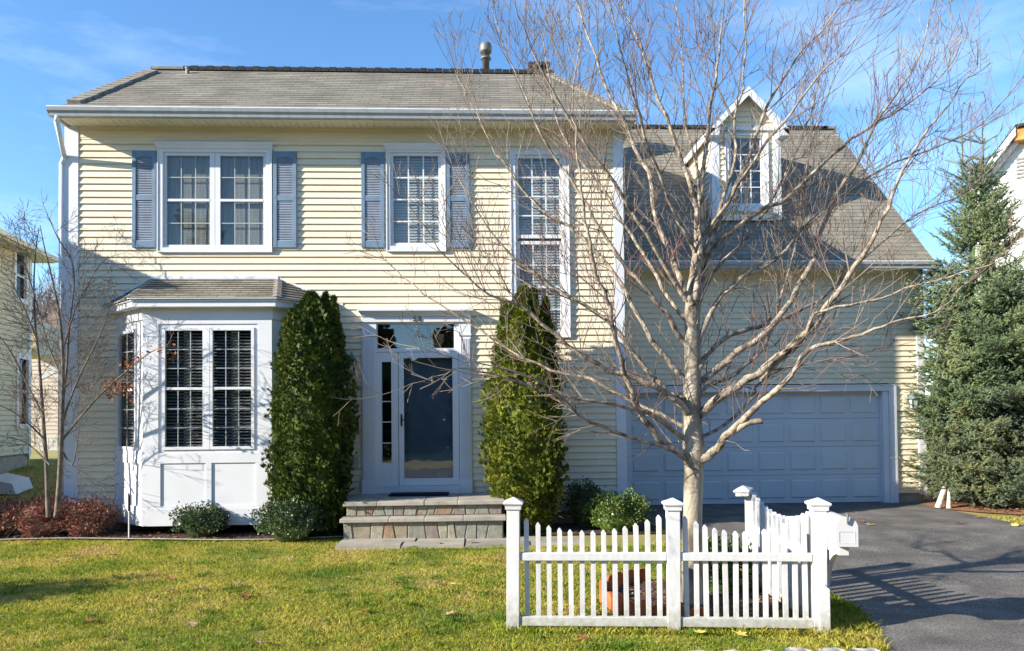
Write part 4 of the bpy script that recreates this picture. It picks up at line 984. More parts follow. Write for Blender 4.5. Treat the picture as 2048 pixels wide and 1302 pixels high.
mb.add([q(-.055, .02, .003), q(.055, .02, .003), q(.055, .105, .003), q(-.055, .105, .003), q(-.05, .025, .001), q(.05, .025, .001), q(.05, .10, .001), q(-.05, .10, .001)], [(0, 1, 5, 4), (1, 2, 6, 5), (2, 3, 7, 6), (3, 0, 4, 7)])
mb.build('embossing', M['mail'], door_m)
mb = MB(); mb.tube([q(0, hh_+.03, .02), q(0, hh_+.012, .022), q(0, hh_-.045, .012)], .008, 6); mb.tube([q(0, hh_+.02, .02), q(0, hh_+.02, -.03)], .007, 6); mb.tube([q(-.012, hh_+.03, .01), q(.012, hh_+.03, .01)], .008, 6); mb.build('latch', M['metal'], door_m)
# bracket: arm and curved brace
mb = MB()
za_ = zb0-.004; ar0 = Vector((pC.x+.055, pC.y+.0, 0)); 
a0_ = P0_+dirv*.06; a0_.z = 0; a1_ = P0_+dirv*.52; a1_.z = 0
w2 = sidev*.035
mb.prism([a0_-w2+Vector((0, 0, za_-.075)), a0_+w2+Vector((0, 0, za_-.075)), a0_+w2+Vector((0, 0, za_)), a0_-w2+Vector((0, 0, za_))], a1_-a0_)
n = 10; out_, inn = [], []
for k in range(n+1):
    a = pi/2*k/n; L1_ = .38
    out_.append((L1_*(1-cos(a)) , -.34*(1-sin(a)))); 
pts = [(.03, -.0)] ; R_ = .36
arc = [(R_*sin(pi/2*k/n), -R_*(1-cos(pi/2*k/n))) for k in range(n+1)]     # concave curve from arm tip down to the post
poly = [(x_, z_) for x_, z_ in arc]+[(R_+.06, -R_-.0), (R_+.06, 0.0)]
mb.prism([a0_+dirv*(x_+.03)-sidev*.02+Vector((0, 0, za_-.075+z_)) for x_, z_ in poly], sidev*.04)
mb.build('bracket', M['white'], mbx, bevel=.003)

# ------------------------------------------------------------------ terracotta edging round the tree bed
edging = thing('scalloped_edging', 'orange terracotta scalloped edging curved round the left of the tree bed', 'edging', (TX-.6, TY, 0))
n = 15
for k in range(n):
    a = radians(112+ k*10.5); r = .80; cx, cy = TX+r*cos(a)*1.0, TY+.06+r*.95*sin(a); tang = a+pi/2; w_ = .066
    X = Matrix.Translation((cx, cy, 0)) @ Matrix.Rotation(tang, 4, 'Z') @ Matrix.Rotation(random.uniform(-.1, .1), 4, 'X')
    mb = MB(); mb.xf = X; hgt = .15+random.uniform(-.02, .02)
    mb.prism([(-w_, -.015, -.03), (w_, -.015, -.03), (w_, -.015, hgt-.03)]+[(w_*cos(t_), -.015, hgt-.03+.045*sin(t_)) for t_ in [pi*j/8 for j in range(1, 8)]]+[(-w_, -.015, hgt-.03)], (0, .03, 0))
    mb.build('tile', M['terra'], edging)

# ------------------------------------------------------------------ border stones along the road
M['cobble'] = mat('cobble', (0.45, 0.43, 0.39), rough=.9, var=.25, scale=12, bump=.8, bscale=30)
for k in range(11):
    x = .3+k*.235; y = 5.12+.02*sin(k*1.7)-max(0, (1.3-x))*.12
    mb = MB(); hw_, hd, hh2 = .095, .055, .055
    vs = []
    for sx in (-1, -.4, .4, 1):
        for sy in (-1, 0, 1):
            vs.append((x+sx*hw_+random.uniform(-.012, .012), y+sy*hd+random.uniform(-.01, .01), gz(x, y)+hh2*(1-.35*abs(sx)**3-.25*abs(sy))+random.uniform(-.01, .01)))
    fs = [(i*3+j, (i+1)*3+j, (i+1)*3+j+1, i*3+j+1) for i in range(3) for j in range(2)]
    low = [(v[0], v[1], gz(x, y)-.05) for v in vs]; m_ = len(vs)
    per = [0, 3, 6, 9, 10, 11, 8, 5, 2, 1]
    fs += [(per[i], per[i]+m_, per[(i+1) % 10]+m_, per[(i+1) % 10])[::-1] for i in range(10)]
    mb.add(vs+low, fs); o = mb.build('border_stone', M['cobble'], smooth=True)
    tag(o, 'pale rough granite block set in the row along the front edge of the lawn', 'border stone', 'granite blocks edging the lawn')
#@@PLANTS
# ------------------------------------------------------------------ bare trees
def fast_tube(V, Fc, pts, rad, n):
    b = len(V); m = len(pts); ref = None
    for i in range(m):
        p = pts[i]; q0 = pts[max(i-1, 0)]; q1 = pts[min(i+1, m-1)]
        dx, dy, dz = q1[0]-q0[0], q1[1]-q0[1], q1[2]-q0[2]; l = sqrt(dx*dx+dy*dy+dz*dz) or 1e-6; dx /= l; dy /= l; dz /= l
        if ref is None: ref = (1, 0, 0) if abs(dx) < .75 else (0, 1, 0)
        k = ref[0]*dx+ref[1]*dy+ref[2]*dz; a = (ref[0]-dx*k, ref[1]-dy*k, ref[2]-dz*k); l = sqrt(a[0]**2+a[1]**2+a[2]**2) or 1e-6; a = (a[0]/l, a[1]/l, a[2]/l); ref = a
        c = (dy*a[2]-dz*a[1], dz*a[0]-dx*a[2], dx*a[1]-dy*a[0]); r = rad[i]
        for j in range(n):
            t = 2*pi*j/n; ca, sa = r*cos(t), r*sin(t)
            V.append((p[0]+a[0]*ca+c[0]*sa, p[1]+a[1]*ca+c[1]*sa, p[2]+a[2]*ca+c[2]*sa))
    for i in range(m-1):
        for j in range(n):
            j2 = (j+1) % n; Fc.append((b+i*n+j, b+i*n+j2, b+(i+1)*n+j2, b+(i+1)*n+j))
def vf_mesh(name, V, Fc, m, parent, smooth=True):
    og = origin_of(parent); me = bpy.data.meshes.new(name); me.from_pydata([(x-og.x, y-og.y, z-og.z) for x, y, z in V], [], Fc)
    return link(name, me, m, parent, smooth)
R_ = random.Random(5)
def rdir(d, ang, up=0.0, rr=R_):
    """direction at angle ang from d with random azimuth, then pulled up"""
    ref = Vector((0, 0, 1)) if abs(d.z) < .9 else Vector((1, 0, 0)); a = d.cross(ref).normalized(); b = d.cross(a); t = rr.uniform(0, 2*pi)
    v = d*cos(ang)+(a*cos(t)+b*sin(t))*sin(ang); v.z += up; return v.normalized()
def smooth_path(pts, n=3):
    outp = []
    P = [pts[0]]+pts+[pts[-1]]
    for i in range(1, len(P)-2):
        p0, p1, p2, p3 = P[i-1], P[i], P[i+1], P[i+2]
        for k in range(n):
            t = k/n; outp.append(0.5*((2*p1)+(p2-p0)*t+(2*p0-5*p1+4*p2-p3)*t*t+(3*p1-p0-3*p2+p3)*t*t*t))
    outp.append(pts[-1]); return outp
def sprout(V, Fc, p, d, L, r, lvl, rr, up, cfg, depth=0):
    n = max(3, int(L/0.10)); n = min(n, 9) if lvl < 2 else min(n, 4); pts = [p]; q = p.copy(); dd = d.copy(); step = L/n
    for i in range(n):
        dd = (dd+Vector((rr.gauss(0, .065), rr.gauss(0, .065), rr.gauss(0, .055)+up*.12))).normalized(); q = q+dd*step; pts.append(q.copy())
    rad = [max(r*(1-.75*i/n), cfg['rmin']) for i in range(n+1)]
    fast_tube(V, Fc, pts, rad, 5 if lvl == 1 else (4 if lvl == 2 else 3))
    if lvl >= cfg['lv']: return
    gap = cfg['gap'][lvl]; s = gap*rr.uniform(.6, 1.2); sd = 1
    while s < L:
        i = min(int(s/step), n-1); f = s/step-i; pp = pts[i].lerp(pts[i+1], f); dv = (pts[i+1]-pts[i]).normalized()
        l2 = (L-s)*rr.uniform(.35, .75)+cfg['add'][lvl]*rr.uniform(.5, 1.3)
        for _ in range(2 if rr.random() < cfg['pair'] else 1):
            sprout(V, Fc, pp, rdir(dv, radians(rr.uniform(28, 58)), .22*up, rr), l2, max(rad[i]*.62, cfg['rmin']), lvl+1, rr, up, cfg)
        s += gap*rr.uniform(.7, 1.4)
CF = dict(rmin=.0021, lv=3, gap={0: .19, 1: .18, 2: .16}, add={0: .30, 1: .16, 2: .08}, pair=.3)
tree = thing('bare_tree', 'bare pale barked tree with a wide spreading leafless crown behind the picket fence', 'tree', (TX, TY, gz(TX, TY)))
def pxpath(lst, dy0, dy1, Y=None):
    Y = TY if Y is None else Y; n = len(lst)
    return [at(x, y, Y+dy0+(dy1-dy0)*i/(n-1)) for i, (x, y) in enumerate(lst)]
pp = smooth_path(pxpath([(1388, 1212), (1386, 1190), (1385, 1150), (1384, 1080), (1386, 1000), (1388, 940), (1388, 905), (1384, 840), (1384, 780), (1385, 700), (1384, 640), (1386, 590), (1392, 540), (1396, 480)], 0, .05), 3)
wd = [58, 50, 44, 40, 38, 39, 46, 38, 36, 33, 31, 29, 24, 16]
V, Fc = [], []; n = len(pp); rad = []
for i in range(n):
    t = i/(n-1)*(len(wd)-1); k = min(int(t), len(wd)-2); rad.append((wd[k]+(wd[k+1]-wd[k])*(t-k))/2*TY/1500*(1+.02*sin(i*2.1)))
fast_tube(V, Fc, pp, rad, 14); vf_mesh('trunk', V, Fc, M['bark'], tree)
LIMBS = [  # (pixel path, start width px, end width px, depth drift)
 ([(1384, 610), (1360, 560), (1338, 490), (1313, 440), (1294, 345), (1260, 268), (1225, 200), (1190, 115), (1160, 30), (1140, -40)], 22, 5, .9),
 ([(1390, 600), (1398, 500), (1392, 420), (1375, 350), (1345, 270), (1305, 169), (1282, 100), (1248, 23), (1230, -40)], 20, 5, .3),
 ([(1392, 590), (1402, 480), (1405, 376), (1417, 246), (1432, 153), (1440, 80), (1450, -30)], 18, 5, -.5),
 ([(1392, 560), (1420, 470), (1447, 400), (1470, 320), (1469, 240), (1490, 142), (1488, 0), (1492, -40)], 15, 4, .6),
 ([(1395, 540), (1440, 440), (1490, 330), (1533, 215), (1590, 120), (1640, 60), (1690, 0)], 16, 4, -.4),
 ([(1388, 500), (1340, 400), (1300, 300), (1270, 200), (1240, 100), (1215, -20)], 12, 4, -.8),
 ([(1372, 600), (1310, 500), (1250, 400), (1180, 300), (1110, 190), (1060, 90), (1030, 10)], 15, 4, -1.0),
 ([(1396, 480), (1400, 380), (1372, 250), (1365, 130), (1350, 0)], 11, 4, 1.0),
 ([(1398, 830), (1450, 787), (1517, 747), (1570, 703), (1615, 663), (1655, 614), (1700, 551), (1735, 493), (1774, 417), (1800, 360), (1834, 292), (1877, 232), (1925, 170), (1960, 120)], 27, 4, -.7),
 ([(1396, 770), (1450, 725), (1539, 654), (1601, 569), (1632, 495), (1675, 387), (1718, 318), (1748, 254), (1790, 190), (1830, 129), (1869, 13)], 22, 4, .5),
 ([(1392, 925), (1430, 905), (1450, 872), (1490, 836), (1540, 790), (1584, 752), (1619, 698), (1686, 680), (1740, 662), (1806, 640), (1870, 622), (1940, 560)], 26, 4, -1.3),
 ([(1520, 760), (1560, 720), (1606, 680), (1628, 627), (1700, 610), (1762, 596), (1838, 570), (1920, 545), (2002, 520), (2060, 460)], 13, 4, -.9),
 ([(1392, 650), (1409, 533), (1447, 477), (1529, 417), (1572, 396), (1658, 318), (1701, 280), (1760, 240), (1813, 211), (1895, 138), (1920, 90)], 19, 4, .8),
 ([(1394, 740), (1405, 720), (1450, 676), (1500, 655), (1560, 640), (1640, 600), (1700, 540), (1780, 470), (1850, 420), (1940, 380), (2010, 300)], 17, 4, 1.3),
 ([(1394, 690), (1430, 610), (1480, 560), (1550, 520), (1620, 440), (1700, 380), (1780, 330), (1860, 300), (1960, 250), (2030, 170)], 15, 4, .4),
 ([(1380, 925), (1339, 894), (1303, 859), (1272, 810), (1258, 765), (1241, 720), (1218, 614), (1200, 569), (1183, 507), (1170, 440), (1158, 350), (1150, 260), (1146, 173), (1165, 60)], 22, 4, -1.0),
 ([(1384, 915), (1316, 890), (1227, 863), (1160, 832), (1116, 792), (1049, 770), (987, 747), (930, 738), (870, 755), (800, 775)], 13, 3, -1.5),
 ([(1386, 890), (1339, 854), (1290, 823), (1227, 810), (1138, 792), (1060, 755), (980, 730), (900, 715), (820, 690)], 16, 3, -.8),
 ([(1382, 830), (1361, 810), (1325, 783), (1272, 756), (1210, 738), (1150, 700), (1100, 660), (1040, 610), (1000, 600), (940, 560), (880, 500), (840, 440)], 22, 4, -.6),
 ([(1380, 800), (1348, 792), (1316, 765), (1290, 734), (1245, 680), (1215, 640), (1150, 600), (1107, 574), (1049, 533), (996, 480), (940, 400), (905, 330)], 20, 4, .3),
 ([(1380, 770), (1343, 730), (1299, 676), (1272, 623), (1236, 560), (1174, 484), (1137, 455), (1075, 410), (1037, 370), (1010, 330), (983, 290), (940, 200), (910, 140)], 18, 4, .9),
 ([(1382, 700), (1352, 658), (1316, 605), (1272, 556), (1236, 510), (1190, 440), (1140, 360), (1080, 270), (1050, 190), (1010, 100), (985, 20)], 17, 4, -.2),
 ([(1384, 655), (1340, 600), (1300, 530), (1260, 470), (1220, 400), (1170, 330), (1120, 260), (1100, 160), (1080, 60)], 14, 4, 1.2),
 ([(1380, 860), (1320, 830), (1260, 800), (1180, 760), (1100, 740), (1020, 700), (930, 640), (850, 590), (790, 540), (750, 490)], 13, 3, .8),
 ([(1398, 880), (1450, 850), (1500, 800), (1530, 760), (1600, 730), (1680, 720), (1750, 700), (1800, 690)], 11, 3, .6),
 ([(1394, 800), (1420, 770), (1470, 750), (1530, 690), (1560, 600), (1590, 500), (1600, 400), (1620, 300), (1660, 180), (1700, 100)], 13, 4, 1.5),
 ([(1400, 470), (1460, 400), (1520, 300), (1580, 230), (1640, 150), (1700, 90), (1750, 20)], 12, 4, -1.1),
 ([(1394, 620), (1430, 540), (1500, 470), (1570, 350), (1610, 260), (1640, 160), (1660, 40)], 12, 4, 1.0),
]
TV, TF = [], []
for path, w0, w1, dy in LIMBS:
    pts = smooth_path(pxpath(path, 0.0, dy), 3); n = len(pts); V, Fc = [], []
    pts = [pts[0]]+[p+Vector((R_.gauss(0, .006), R_.gauss(0, .02), R_.gauss(0, .006))) for p in pts[1:]]
    rad = [((w0*(1-i/(n-1))**1.15+(w1*.6)*(i/(n-1)))/2)*pts[i].y/1500*.74 for i in range(n)]
    fast_tube(V, Fc, pts, rad, 8 if w0 > 14 else 6); vf_mesh('limb', V, Fc, M['limb'], tree)
    # side branches
    L = 0; s_next = .12
    for i in range(n-1):
        seg = (pts[i+1]-pts[i]); sl = seg.length
        while L+sl > s_next:
            t = (s_next-L)/sl; q = pts[i].lerp(pts[i+1], t); frac = i/(n-1); dv = seg.normalized()
            if frac > .10 or R_.random() < .4:
                l2 = R_.uniform(.25, .95)*(1-.35*frac)
                if frac < .4: l2 *= .65
                if path[-1][1] < 450 and frac > .35: l2 *= 1.35
                if path[-1][1] > 450 and frac > .6: l2 *= .6
                for _ in range(2 if R_.random() < .35 else 1):
                    sprout(TV, TF, q, rdir(dv, radians(R_.uniform(28, 62)), .25 if path[-1][1] < 500 else .12, R_), l2, min(.0055, rad[i]*.42), 1, R_, 1.0 if path[-1][1] < 450 else .45, CF)
            s_next += R_.uniform(.11, .23)
        L += sl
    sprout(TV, TF, pts[-1], (pts[-1]-pts[-2]).normalized(), .5, rad[-1]*.9, 1, R_, .6, CF)
vf_mesh('crown', TV, TF, M['twig'], tree)
# sawn stub
V, Fc = [], []; pts = smooth_path(pxpath([(1462, 866), (1484, 852), (1500, 844), (1526, 842)], -.30, -.42), 2)
fast_tube(V, Fc, pts, [.036, .033, .03, .028, .026, .026, .026][:len(pts)], 9); Fc.append(tuple(range(len(V)-9, len(V)))); vf_mesh('stub', V, Fc, M['bark'], tree)

# small multi stem tree at the left corner
BY = 10.35
t2 = thing('small_bare_tree', 'small multi stemmed leafless tree rising from the red bushes at the house corner', 'tree', (gnd(112, 1010, .1).x, BY, gz(-5.8, BY)))
S2 = [([(97, 1035), (95, 990), (93, 930), (88, 860), (84, 800), (78, 720), (70, 640), (68, 560), (72, 500), (78, 455)], 15, 3, .3),
 ([(113, 1035), (118, 980), (122, 900), (125, 800), (126, 720), (120, 640), (105, 560), (90, 500), (80, 450)], 18, 3, -.2),
 ([(125, 810), (133, 740), (139, 650), (148, 570), (143, 520), (118, 480), (95, 430), (85, 405)], 9, 2.5, .3),
 ([(124, 850), (140, 800), (165, 740), (190, 690), (212, 640), (222, 600), (232, 560)], 8, 2.5, -.4),
 ([(125, 880), (160, 835), (210, 780), (250, 745), (300, 705), (335, 690)], 8, 2.5, -.5),
 ([(90, 880), (60, 850), (20, 820), (-30, 800)], 7, 2.5, -.3),
 ([(86, 830), (55, 770), (20, 700), (-20, 650)], 7, 2.5, .3),
 ([(74, 680), (50, 620), (20, 560), (-10, 530)], 6, 2, -.3),
 ([(124, 900), (145, 930), (155, 880), (160, 840)], 6, 2, -.2),
 ([(100, 930), (70, 900), (40, 880), (-20, 870)], 6, 2, .4),
 ([(126, 700), (150, 620), (180, 560), (210, 520), (250, 505)], 6, 2, .2),
 ([(128, 760), (100, 700), (60, 560), (40, 500), (25, 440)], 6, 2, .5)]
CF2 = dict(rmin=.0022, lv=3, gap={0: .16, 1: .11, 2: .08}, add={0: .2, 1: .14, 2: .07}, pair=.5)
R_.seed(9); TV, TF = [], []; VT, FT = [], []
for path, w0, w1, dy in S2:
    pts = smooth_path(pxpath(path, 0.0, dy, BY), 3); n = len(pts); rad = [((w0*(1-i/(n-1))+w1*.6*(i/(n-1)))/2)*BY/1500*.62 for i in range(n)]
    if w0 > 10: fast_tube(VT, FT, pts, rad, 9)
    else:
        V, Fc = [], []; fast_tube(V, Fc, pts, rad, 6); vf_mesh('limb', V, Fc, M['bark2'], t2)
    L = 0; s_next = .25 if w0 > 10 else .08
    for i in range(n-1):
        seg = pts[i+1]-pts[i]; sl = seg.length
        while L+sl > s_next:
            q = pts[i].lerp(pts[i+1], (s_next-L)/sl); fr_ = i/(n-1)
            if w0 < 10 or fr_ > .35:
                sprout(TV, TF, q, rdir(seg.normalized(), radians(R_.uniform(30, 65)), .05, R_), R_.uniform(.2, .75)*(1-.4*fr_), min(.005, rad[i]*.5), 1, R_, .3, CF2)
            s_next += R_.uniform(.10, .22)
        L += sl
vf_mesh('trunk', VT, FT, M['bark2'], t2); vf_mesh('crown', TV, TF, M['twig2'], t2)
# dry leaves still hanging on one branch
def leaf_tris(centers, size, rng, up=0.0, aspect=.5, outn=None, bias=0.0, fold=True):
    """rhombic leaves (4 verts)"""
    N = len(centers); d = rng.normal(size=(N, 3)); d[:, 2] += up
    if outn is not None: d = d+outn*bias
    d /= np.linalg.norm(d, axis=1)[:, None]
    r = rng.normal(size=(N, 3)); s = np.cross(d, r); s /= np.linalg.norm(s, axis=1)[:, None]+1e-9
    sz = size*(0.6+.8*rng.random((N, 1)))
    a = centers; b = centers+d*sz*.5+s*sz*aspect*.5; c = centers+d*sz; e = centers+d*sz*.5-s*sz*aspect*.5
    return np.stack([a, b, c, e], 1).reshape(-1, 3)
cs = []
for (px_, py_, k) in ((258, 725, 26), (240, 775, 45), (222, 785, 40), (205, 770, 26), (330, 705, 20), (300, 712, 12)):
    p = at(px_, py_, BY-.35); cs.append(np.array(p)+rng.normal(size=(k, 3))*[.09, .09, .05])
np_mesh('dry_leaves', leaf_tris(np.concatenate(cs), .06, rng), 4, M['dryleaf'], t2)

# ------------------------------------------------------------------ evergreens
M['arb1'] = leafmat('arb1', [(0.025, 0.045, 0.009), (0.055, 0.088, 0.014), (0.11, 0.145, 0.022), (0.16, 0.13, 0.03)], [0.3, 0.5, 0.62, 0.78], scale=4, island=.45, trans=.15)
M['arb2'] = leafmat('arb2', [(0.045, 0.07, 0.010), (0.11, 0.14, 0.016), (0.21, 0.23, 0.025), (0.28, 0.21, 0.04)], [0.28, 0.48, 0.64, 0.8], scale=3.5, island=.4, trans=.2)
def fans(cen, outn, n_per, size, rng, width=.22):
    """sprays: several narrow blades fanned from each centre (returns quads)"""
    N = len(cen); up = np.zeros((N, 3)); up[:, 2] = 1
    d0 = outn*(.35+.5*rng.random((N, 1)))+up*(.55+.5*rng.random((N, 1)))+rng.normal(size=(N, 3))*.28; d0 /= np.linalg.norm(d0, axis=1)[:, None]
    s = np.cross(d0, rng.normal(size=(N, 3))); s /= np.linalg.norm(s, axis=1)[:, None]; nn = np.cross(d0, s)
    outp = []; sz = size*(.6+.8*rng.random((N, 1)))
    for k in range(n_per):
        f = (k/(n_per-1)-.5)*2 if n_per > 1 else 0
        d = d0+s*f*.75+nn*rng.normal(size=(N, 1))*.12; d /= np.linalg.norm(d, axis=1)[:, None]
        w_ = np.cross(nn, d)*sz*width*.5; L = sz*(1-.35*abs(f)); base = cen+d*L*.1
        outp.append(np.stack([base, cen+d*L*.55+w_, cen+d*L, cen+d*L*.55-w_], 1))
    return np.concatenate(outp, 0).reshape(-1, 3)
def arborvitae(name, lab, cx, cy, z0, peaks, prof, m, N, seed):
    rg = np.random.default_rng(seed); H = max(p[1] for p in peaks)-z0
    t = thing(name, lab, 'evergreen', (cx, cy, z0))
    # trunk
    mb = MB(); mb.tube([(cx, cy, z0-.05), (cx, cy, z0+H*.7)], [.05, .015], 8); mb.build('trunk', M['bark2'], t)
    zz = z0+(rg.random(N)**1.05)*H; th = rg.random(N)*2*pi
    tt = (zz-z0)/H; rr_ = .92*np.interp(tt, [p[0] for p in prof], [p[1] for p in prof])
    lump = 1+.07*np.sin(zz*29+th*9+seed)*np.sin(th*13)+.11*np.sin(th*3+tt*7+seed)+.08*np.sin(th*7-tt*13)+.07*np.sin(th*5+tt*31)+.05*np.sin(th*11+tt*47)
    dep = 1-(rg.random(N)**2)*.35; dep = dep+np.where(rg.random(N) < .03, .16*rg.random(N), 0)
    x = cx+rr_*lump*dep*np.cos(th); y = cy+rr_*lump*dep*np.sin(th)
    cen = np.stack([x, y, zz], 1); outn = np.stack([np.cos(th), np.sin(th), np.zeros(N)], 1)
    ex = []; eo = []
    for (px0, zt, r0, zb) in peaks:       # separate leaders at the top
        k = int(N*.05); z = zb+(rg.random(k))*(zt-zb); a = rg.random(k)*2*pi; r = r0*(1-((z-zb)/(zt-zb))**1.5)*(.4+.6*rg.random(k))
        ex.append(np.stack([px0+r*np.cos(a), cy+r*np.sin(a), z], 1)); eo.append(np.stack([np.cos(a), np.sin(a), np.zeros(k)], 1))
    cen = np.concatenate([cen]+ex); outn = np.concatenate([outn]+eo)
    o = np_mesh('crown', fans(cen, outn, 5, .062, rg), 4, m, t)
    # inner shaded body
    mb = MB(); mb.lathe([(max(.02, float(np.interp(q, [p[0] for p in prof], [p[1] for p in prof]))*.72), z0+.03+q*(H-.12)) for q in [0, .05, .15, .3, .5, .7, .85, .95]], cx, cy, 14); mb.build('inner_foliage', m, t)
    return t
AY = 10.42
cx = (ax(537, 850, AY)+ax(710, 850, AY))/2
arborvitae('arborvitae', 'dark green columnar arborvitae between the bay window and the front door', cx, AY, gz(0, AY), [(ax(652, 640, AY), az(655, 588, AY), .13, az(655, 690, AY)), (ax(622, 640, AY), az(622, 618, AY), .16, az(622, 700, AY)), (ax(668, 640, AY), az(668, 595, AY), .10, az(668, 690, AY)), (ax(590, 640, AY), az(590, 645, AY), .14, az(590, 720, AY))],
    [(0, .34), (.08, .46), (.25, .56), (.5, .575), (.7, .49), (.82, .40), (.92, .25), (.96, .12), (1, .02)], M['arb1'], 17000, 3)
cx = (ax(966, 880, AY)+ax(1134, 880, AY))/2
arborvitae('arborvitae', 'yellow green columnar arborvitae to the right of the front steps', cx, AY, gz(0, AY), [(ax(1008, 640, AY), az(1008, 602, AY), .09, az(1008, 700, AY)), (ax(1068, 640, AY), az(1070, 576, AY), .12, az(1068, 690, AY)), (ax(1092, 640, AY), az(1092, 596, AY), .09, az(1092, 700, AY)), (ax(1045, 640, AY), az(1045, 610, AY), .10, az(1045, 700, AY))],
    [(0, .25), (.08, .40), (.22, .53), (.42, .565), (.6, .52), (.75, .44), (.86, .34), (.93, .18), (.97, .08), (1, .02)], M['arb2'], 17000, 8)

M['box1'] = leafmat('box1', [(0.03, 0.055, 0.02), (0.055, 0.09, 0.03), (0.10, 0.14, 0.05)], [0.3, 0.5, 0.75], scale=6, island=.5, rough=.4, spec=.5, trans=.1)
M['box2'] = leafmat('box2', [(0.05, 0.09, 0.02), (0.10, 0.16, 0.03), (0.20, 0.24, 0.05)], [0.3, 0.5, 0.75], scale=5, island=.5, rough=.4, spec=.5, trans=.1)
def shrub(name, lab, cat, cx, cy, z0, rx_, ry_, h, m, N, leaf, seed, group=None, twigs=None, sq=2.6, aspect=.55):
    rg = np.random.default_rng(seed); t = thing(name, lab, cat, (cx, cy, z0), group)
    th = rg.random(N)*2*pi; v = rg.random(N); ph = np.arccos(1-v*1.25); ph = np.clip(ph, 0, pi*.62)
    sx = np.abs(np.sin(ph))**(2/sq)*np.sign(np.sin(ph)); cz_ = np.sign(np.cos(ph))*np.abs(np.cos(ph))**(2/sq)
    l = 1+.13*np.sin(3*th+seed)+.11*np.sin(5*th+4*ph)+.08*np.sin(9*ph+7*th); dep = 1-.4*rg.random(N)**2; dep = dep+np.where(rg.random(N) < .05, .22*rg.random(N), 0)
    x = cx+rx_*sx*np.cos(th)*l*dep; y = cy+ry_*sx*np.sin(th)*l*dep; z = z0+h*.42+h*.58*cz_*l*dep; z = np.maximum(z, z0+.02)
    cen = np.stack([x, y, z], 1); outn = np.stack([np.cos(th)*sx, np.sin(th)*sx, cz_], 1)
    np_mesh('crown', leaf_tris(cen, leaf, rg, up=.4, aspect=aspect, outn=outn, bias=.8), 4, m, t)
    mb = MB(); mb.lathe([(rx_*.45, z0), (rx_*.66, z0+h*.25), (rx_*.66, z0+h*.55), (rx_*.4, z0+h*.78), (.03, z0+h*.86)], cx, cy, 12, 0, ry_/rx_); mb.build('inner_foliage', m, t)
    V, Fc = [], []; rr = random.Random(seed)
    for k in range(7): sprout(V, Fc, Vector((cx+rr.gauss(0, .04), cy+rr.gauss(0, .04), z0-.02)), rdir(Vector((0, 0, 1)), rr.uniform(.1, .8), 0, rr), h*.8, .008, 2, rr, .5, dict(rmin=.002, lv=2, gap={2: .1}, add={2: .1}, pair=0))
    vf_mesh('stem', V, Fc, M['twig2'], t); return t
def onbed(px, py): g = gnd(px, py, .1); return g.x, g.y
x, y = onbed(394, 1078); shrub('boxwood', 'small rounded boxwood in front of the bay window', 'shrub', x, y+.18, .1, .345, .26, .42, M['box1'], 4200, .030, 4, 'boxwoods in the front bed')
x, y = onbed(572, 1085); shrub('boxwood', 'wide dark boxwood at the foot of the dark arborvitae left of the steps', 'shrub', x, y+.22, .1, .43, .32, .50, M['box1'], 6000, .032, 6, 'boxwoods in the front bed')
x, y = ax(1168, 1010, 10.75), 10.75; shrub('boxwood', 'dark upright boxwood against the wall beside the yellow green arborvitae', 'shrub', x, y, .1, .27, .22, .62, M['box1'], 4200, .030, 11, 'boxwoods in the front bed')
x, y = ax(1232, 1040, 10.3), 10.3; shrub('boxwood', 'bright green rounded boxwood between the walkway and the garage corner', 'shrub', x, y, .1, .42, .30, .50, M['box2'], 6000, .032, 14, 'boxwoods in the front bed')

M['barb'] = leafmat('barb', [(0.13, 0.035, 0.03), (0.24, 0.075, 0.055), (0.32, 0.17, 0.11), (0.38, 0.27, 0.18)], [0.3, 0.48, 0.64, 0.8], scale=5, island=.5, trans=.1)
M['barbtwig'] = mat('barbtwig', (0.16, 0.08, 0.06), rough=.9, col2=(0.34, 0.22, 0.16), island=.3, scale=8)
BPOS = [(-6.75, 10.75, .46, .44, .52, 'reddish brown barberry bush cut by the left edge of the picture'), (-6.05, 10.65, .46, .40, .55, 'reddish brown barberry bush growing round the foot of the small bare tree'), (-5.42, 10.60, .40, .34, .50, 'red barberry bush nearest the house corner board')]
for k, (x, y, a, b, h, lab) in enumerate(BPOS):
    t = shrub('barberry', lab, 'shrub', x, y, .09, a, b, h, M['barb'], 2600, .030, 40+k, 'red barberry bushes at the left corner', sq=2.2, aspect=.6)
    V, Fc = [], []; rr = random.Random(60+k)
    for q in range(120):
        a_ = rr.uniform(0, 2*pi); d = Vector((cos(a_)*rr.uniform(.3, 1), sin(a_)*rr.uniform(.3, 1), rr.uniform(.3, 1.2))).normalized()
        sprout(V, Fc, Vector((x+a*.5*cos(a_)*rr.random(), y+b*.5*sin(a_)*rr.random(), .12+rr.uniform(0, .2))), d, rr.uniform(.2, .42), .005, 2, rr, -.5, dict(rmin=.0022, lv=3, gap={2: .07}, add={2: .07}, pair=.5))
    vf_mesh('twigs', V, Fc, M['barbtwig'], t)
# groundcover inside the tree bed
M['pachy'] = leafmat('pachy', [(0.03, 0.07, 0.02), (0.06, 0.13, 0.03), (0.12, 0.19, 0.05)], [0.3, 0.5, 0.7], scale=6, island=.5, rough=.35, spec=.5, trans=.1)
shrub('evergreen_shrub', 'low glossy green shrub beside the tree trunk behind the picket fence', 'shrub', TX+.36, TY+.38, .03, .30, .24, .46, M['pachy'], 2600, .045, 77, sq=2.4)

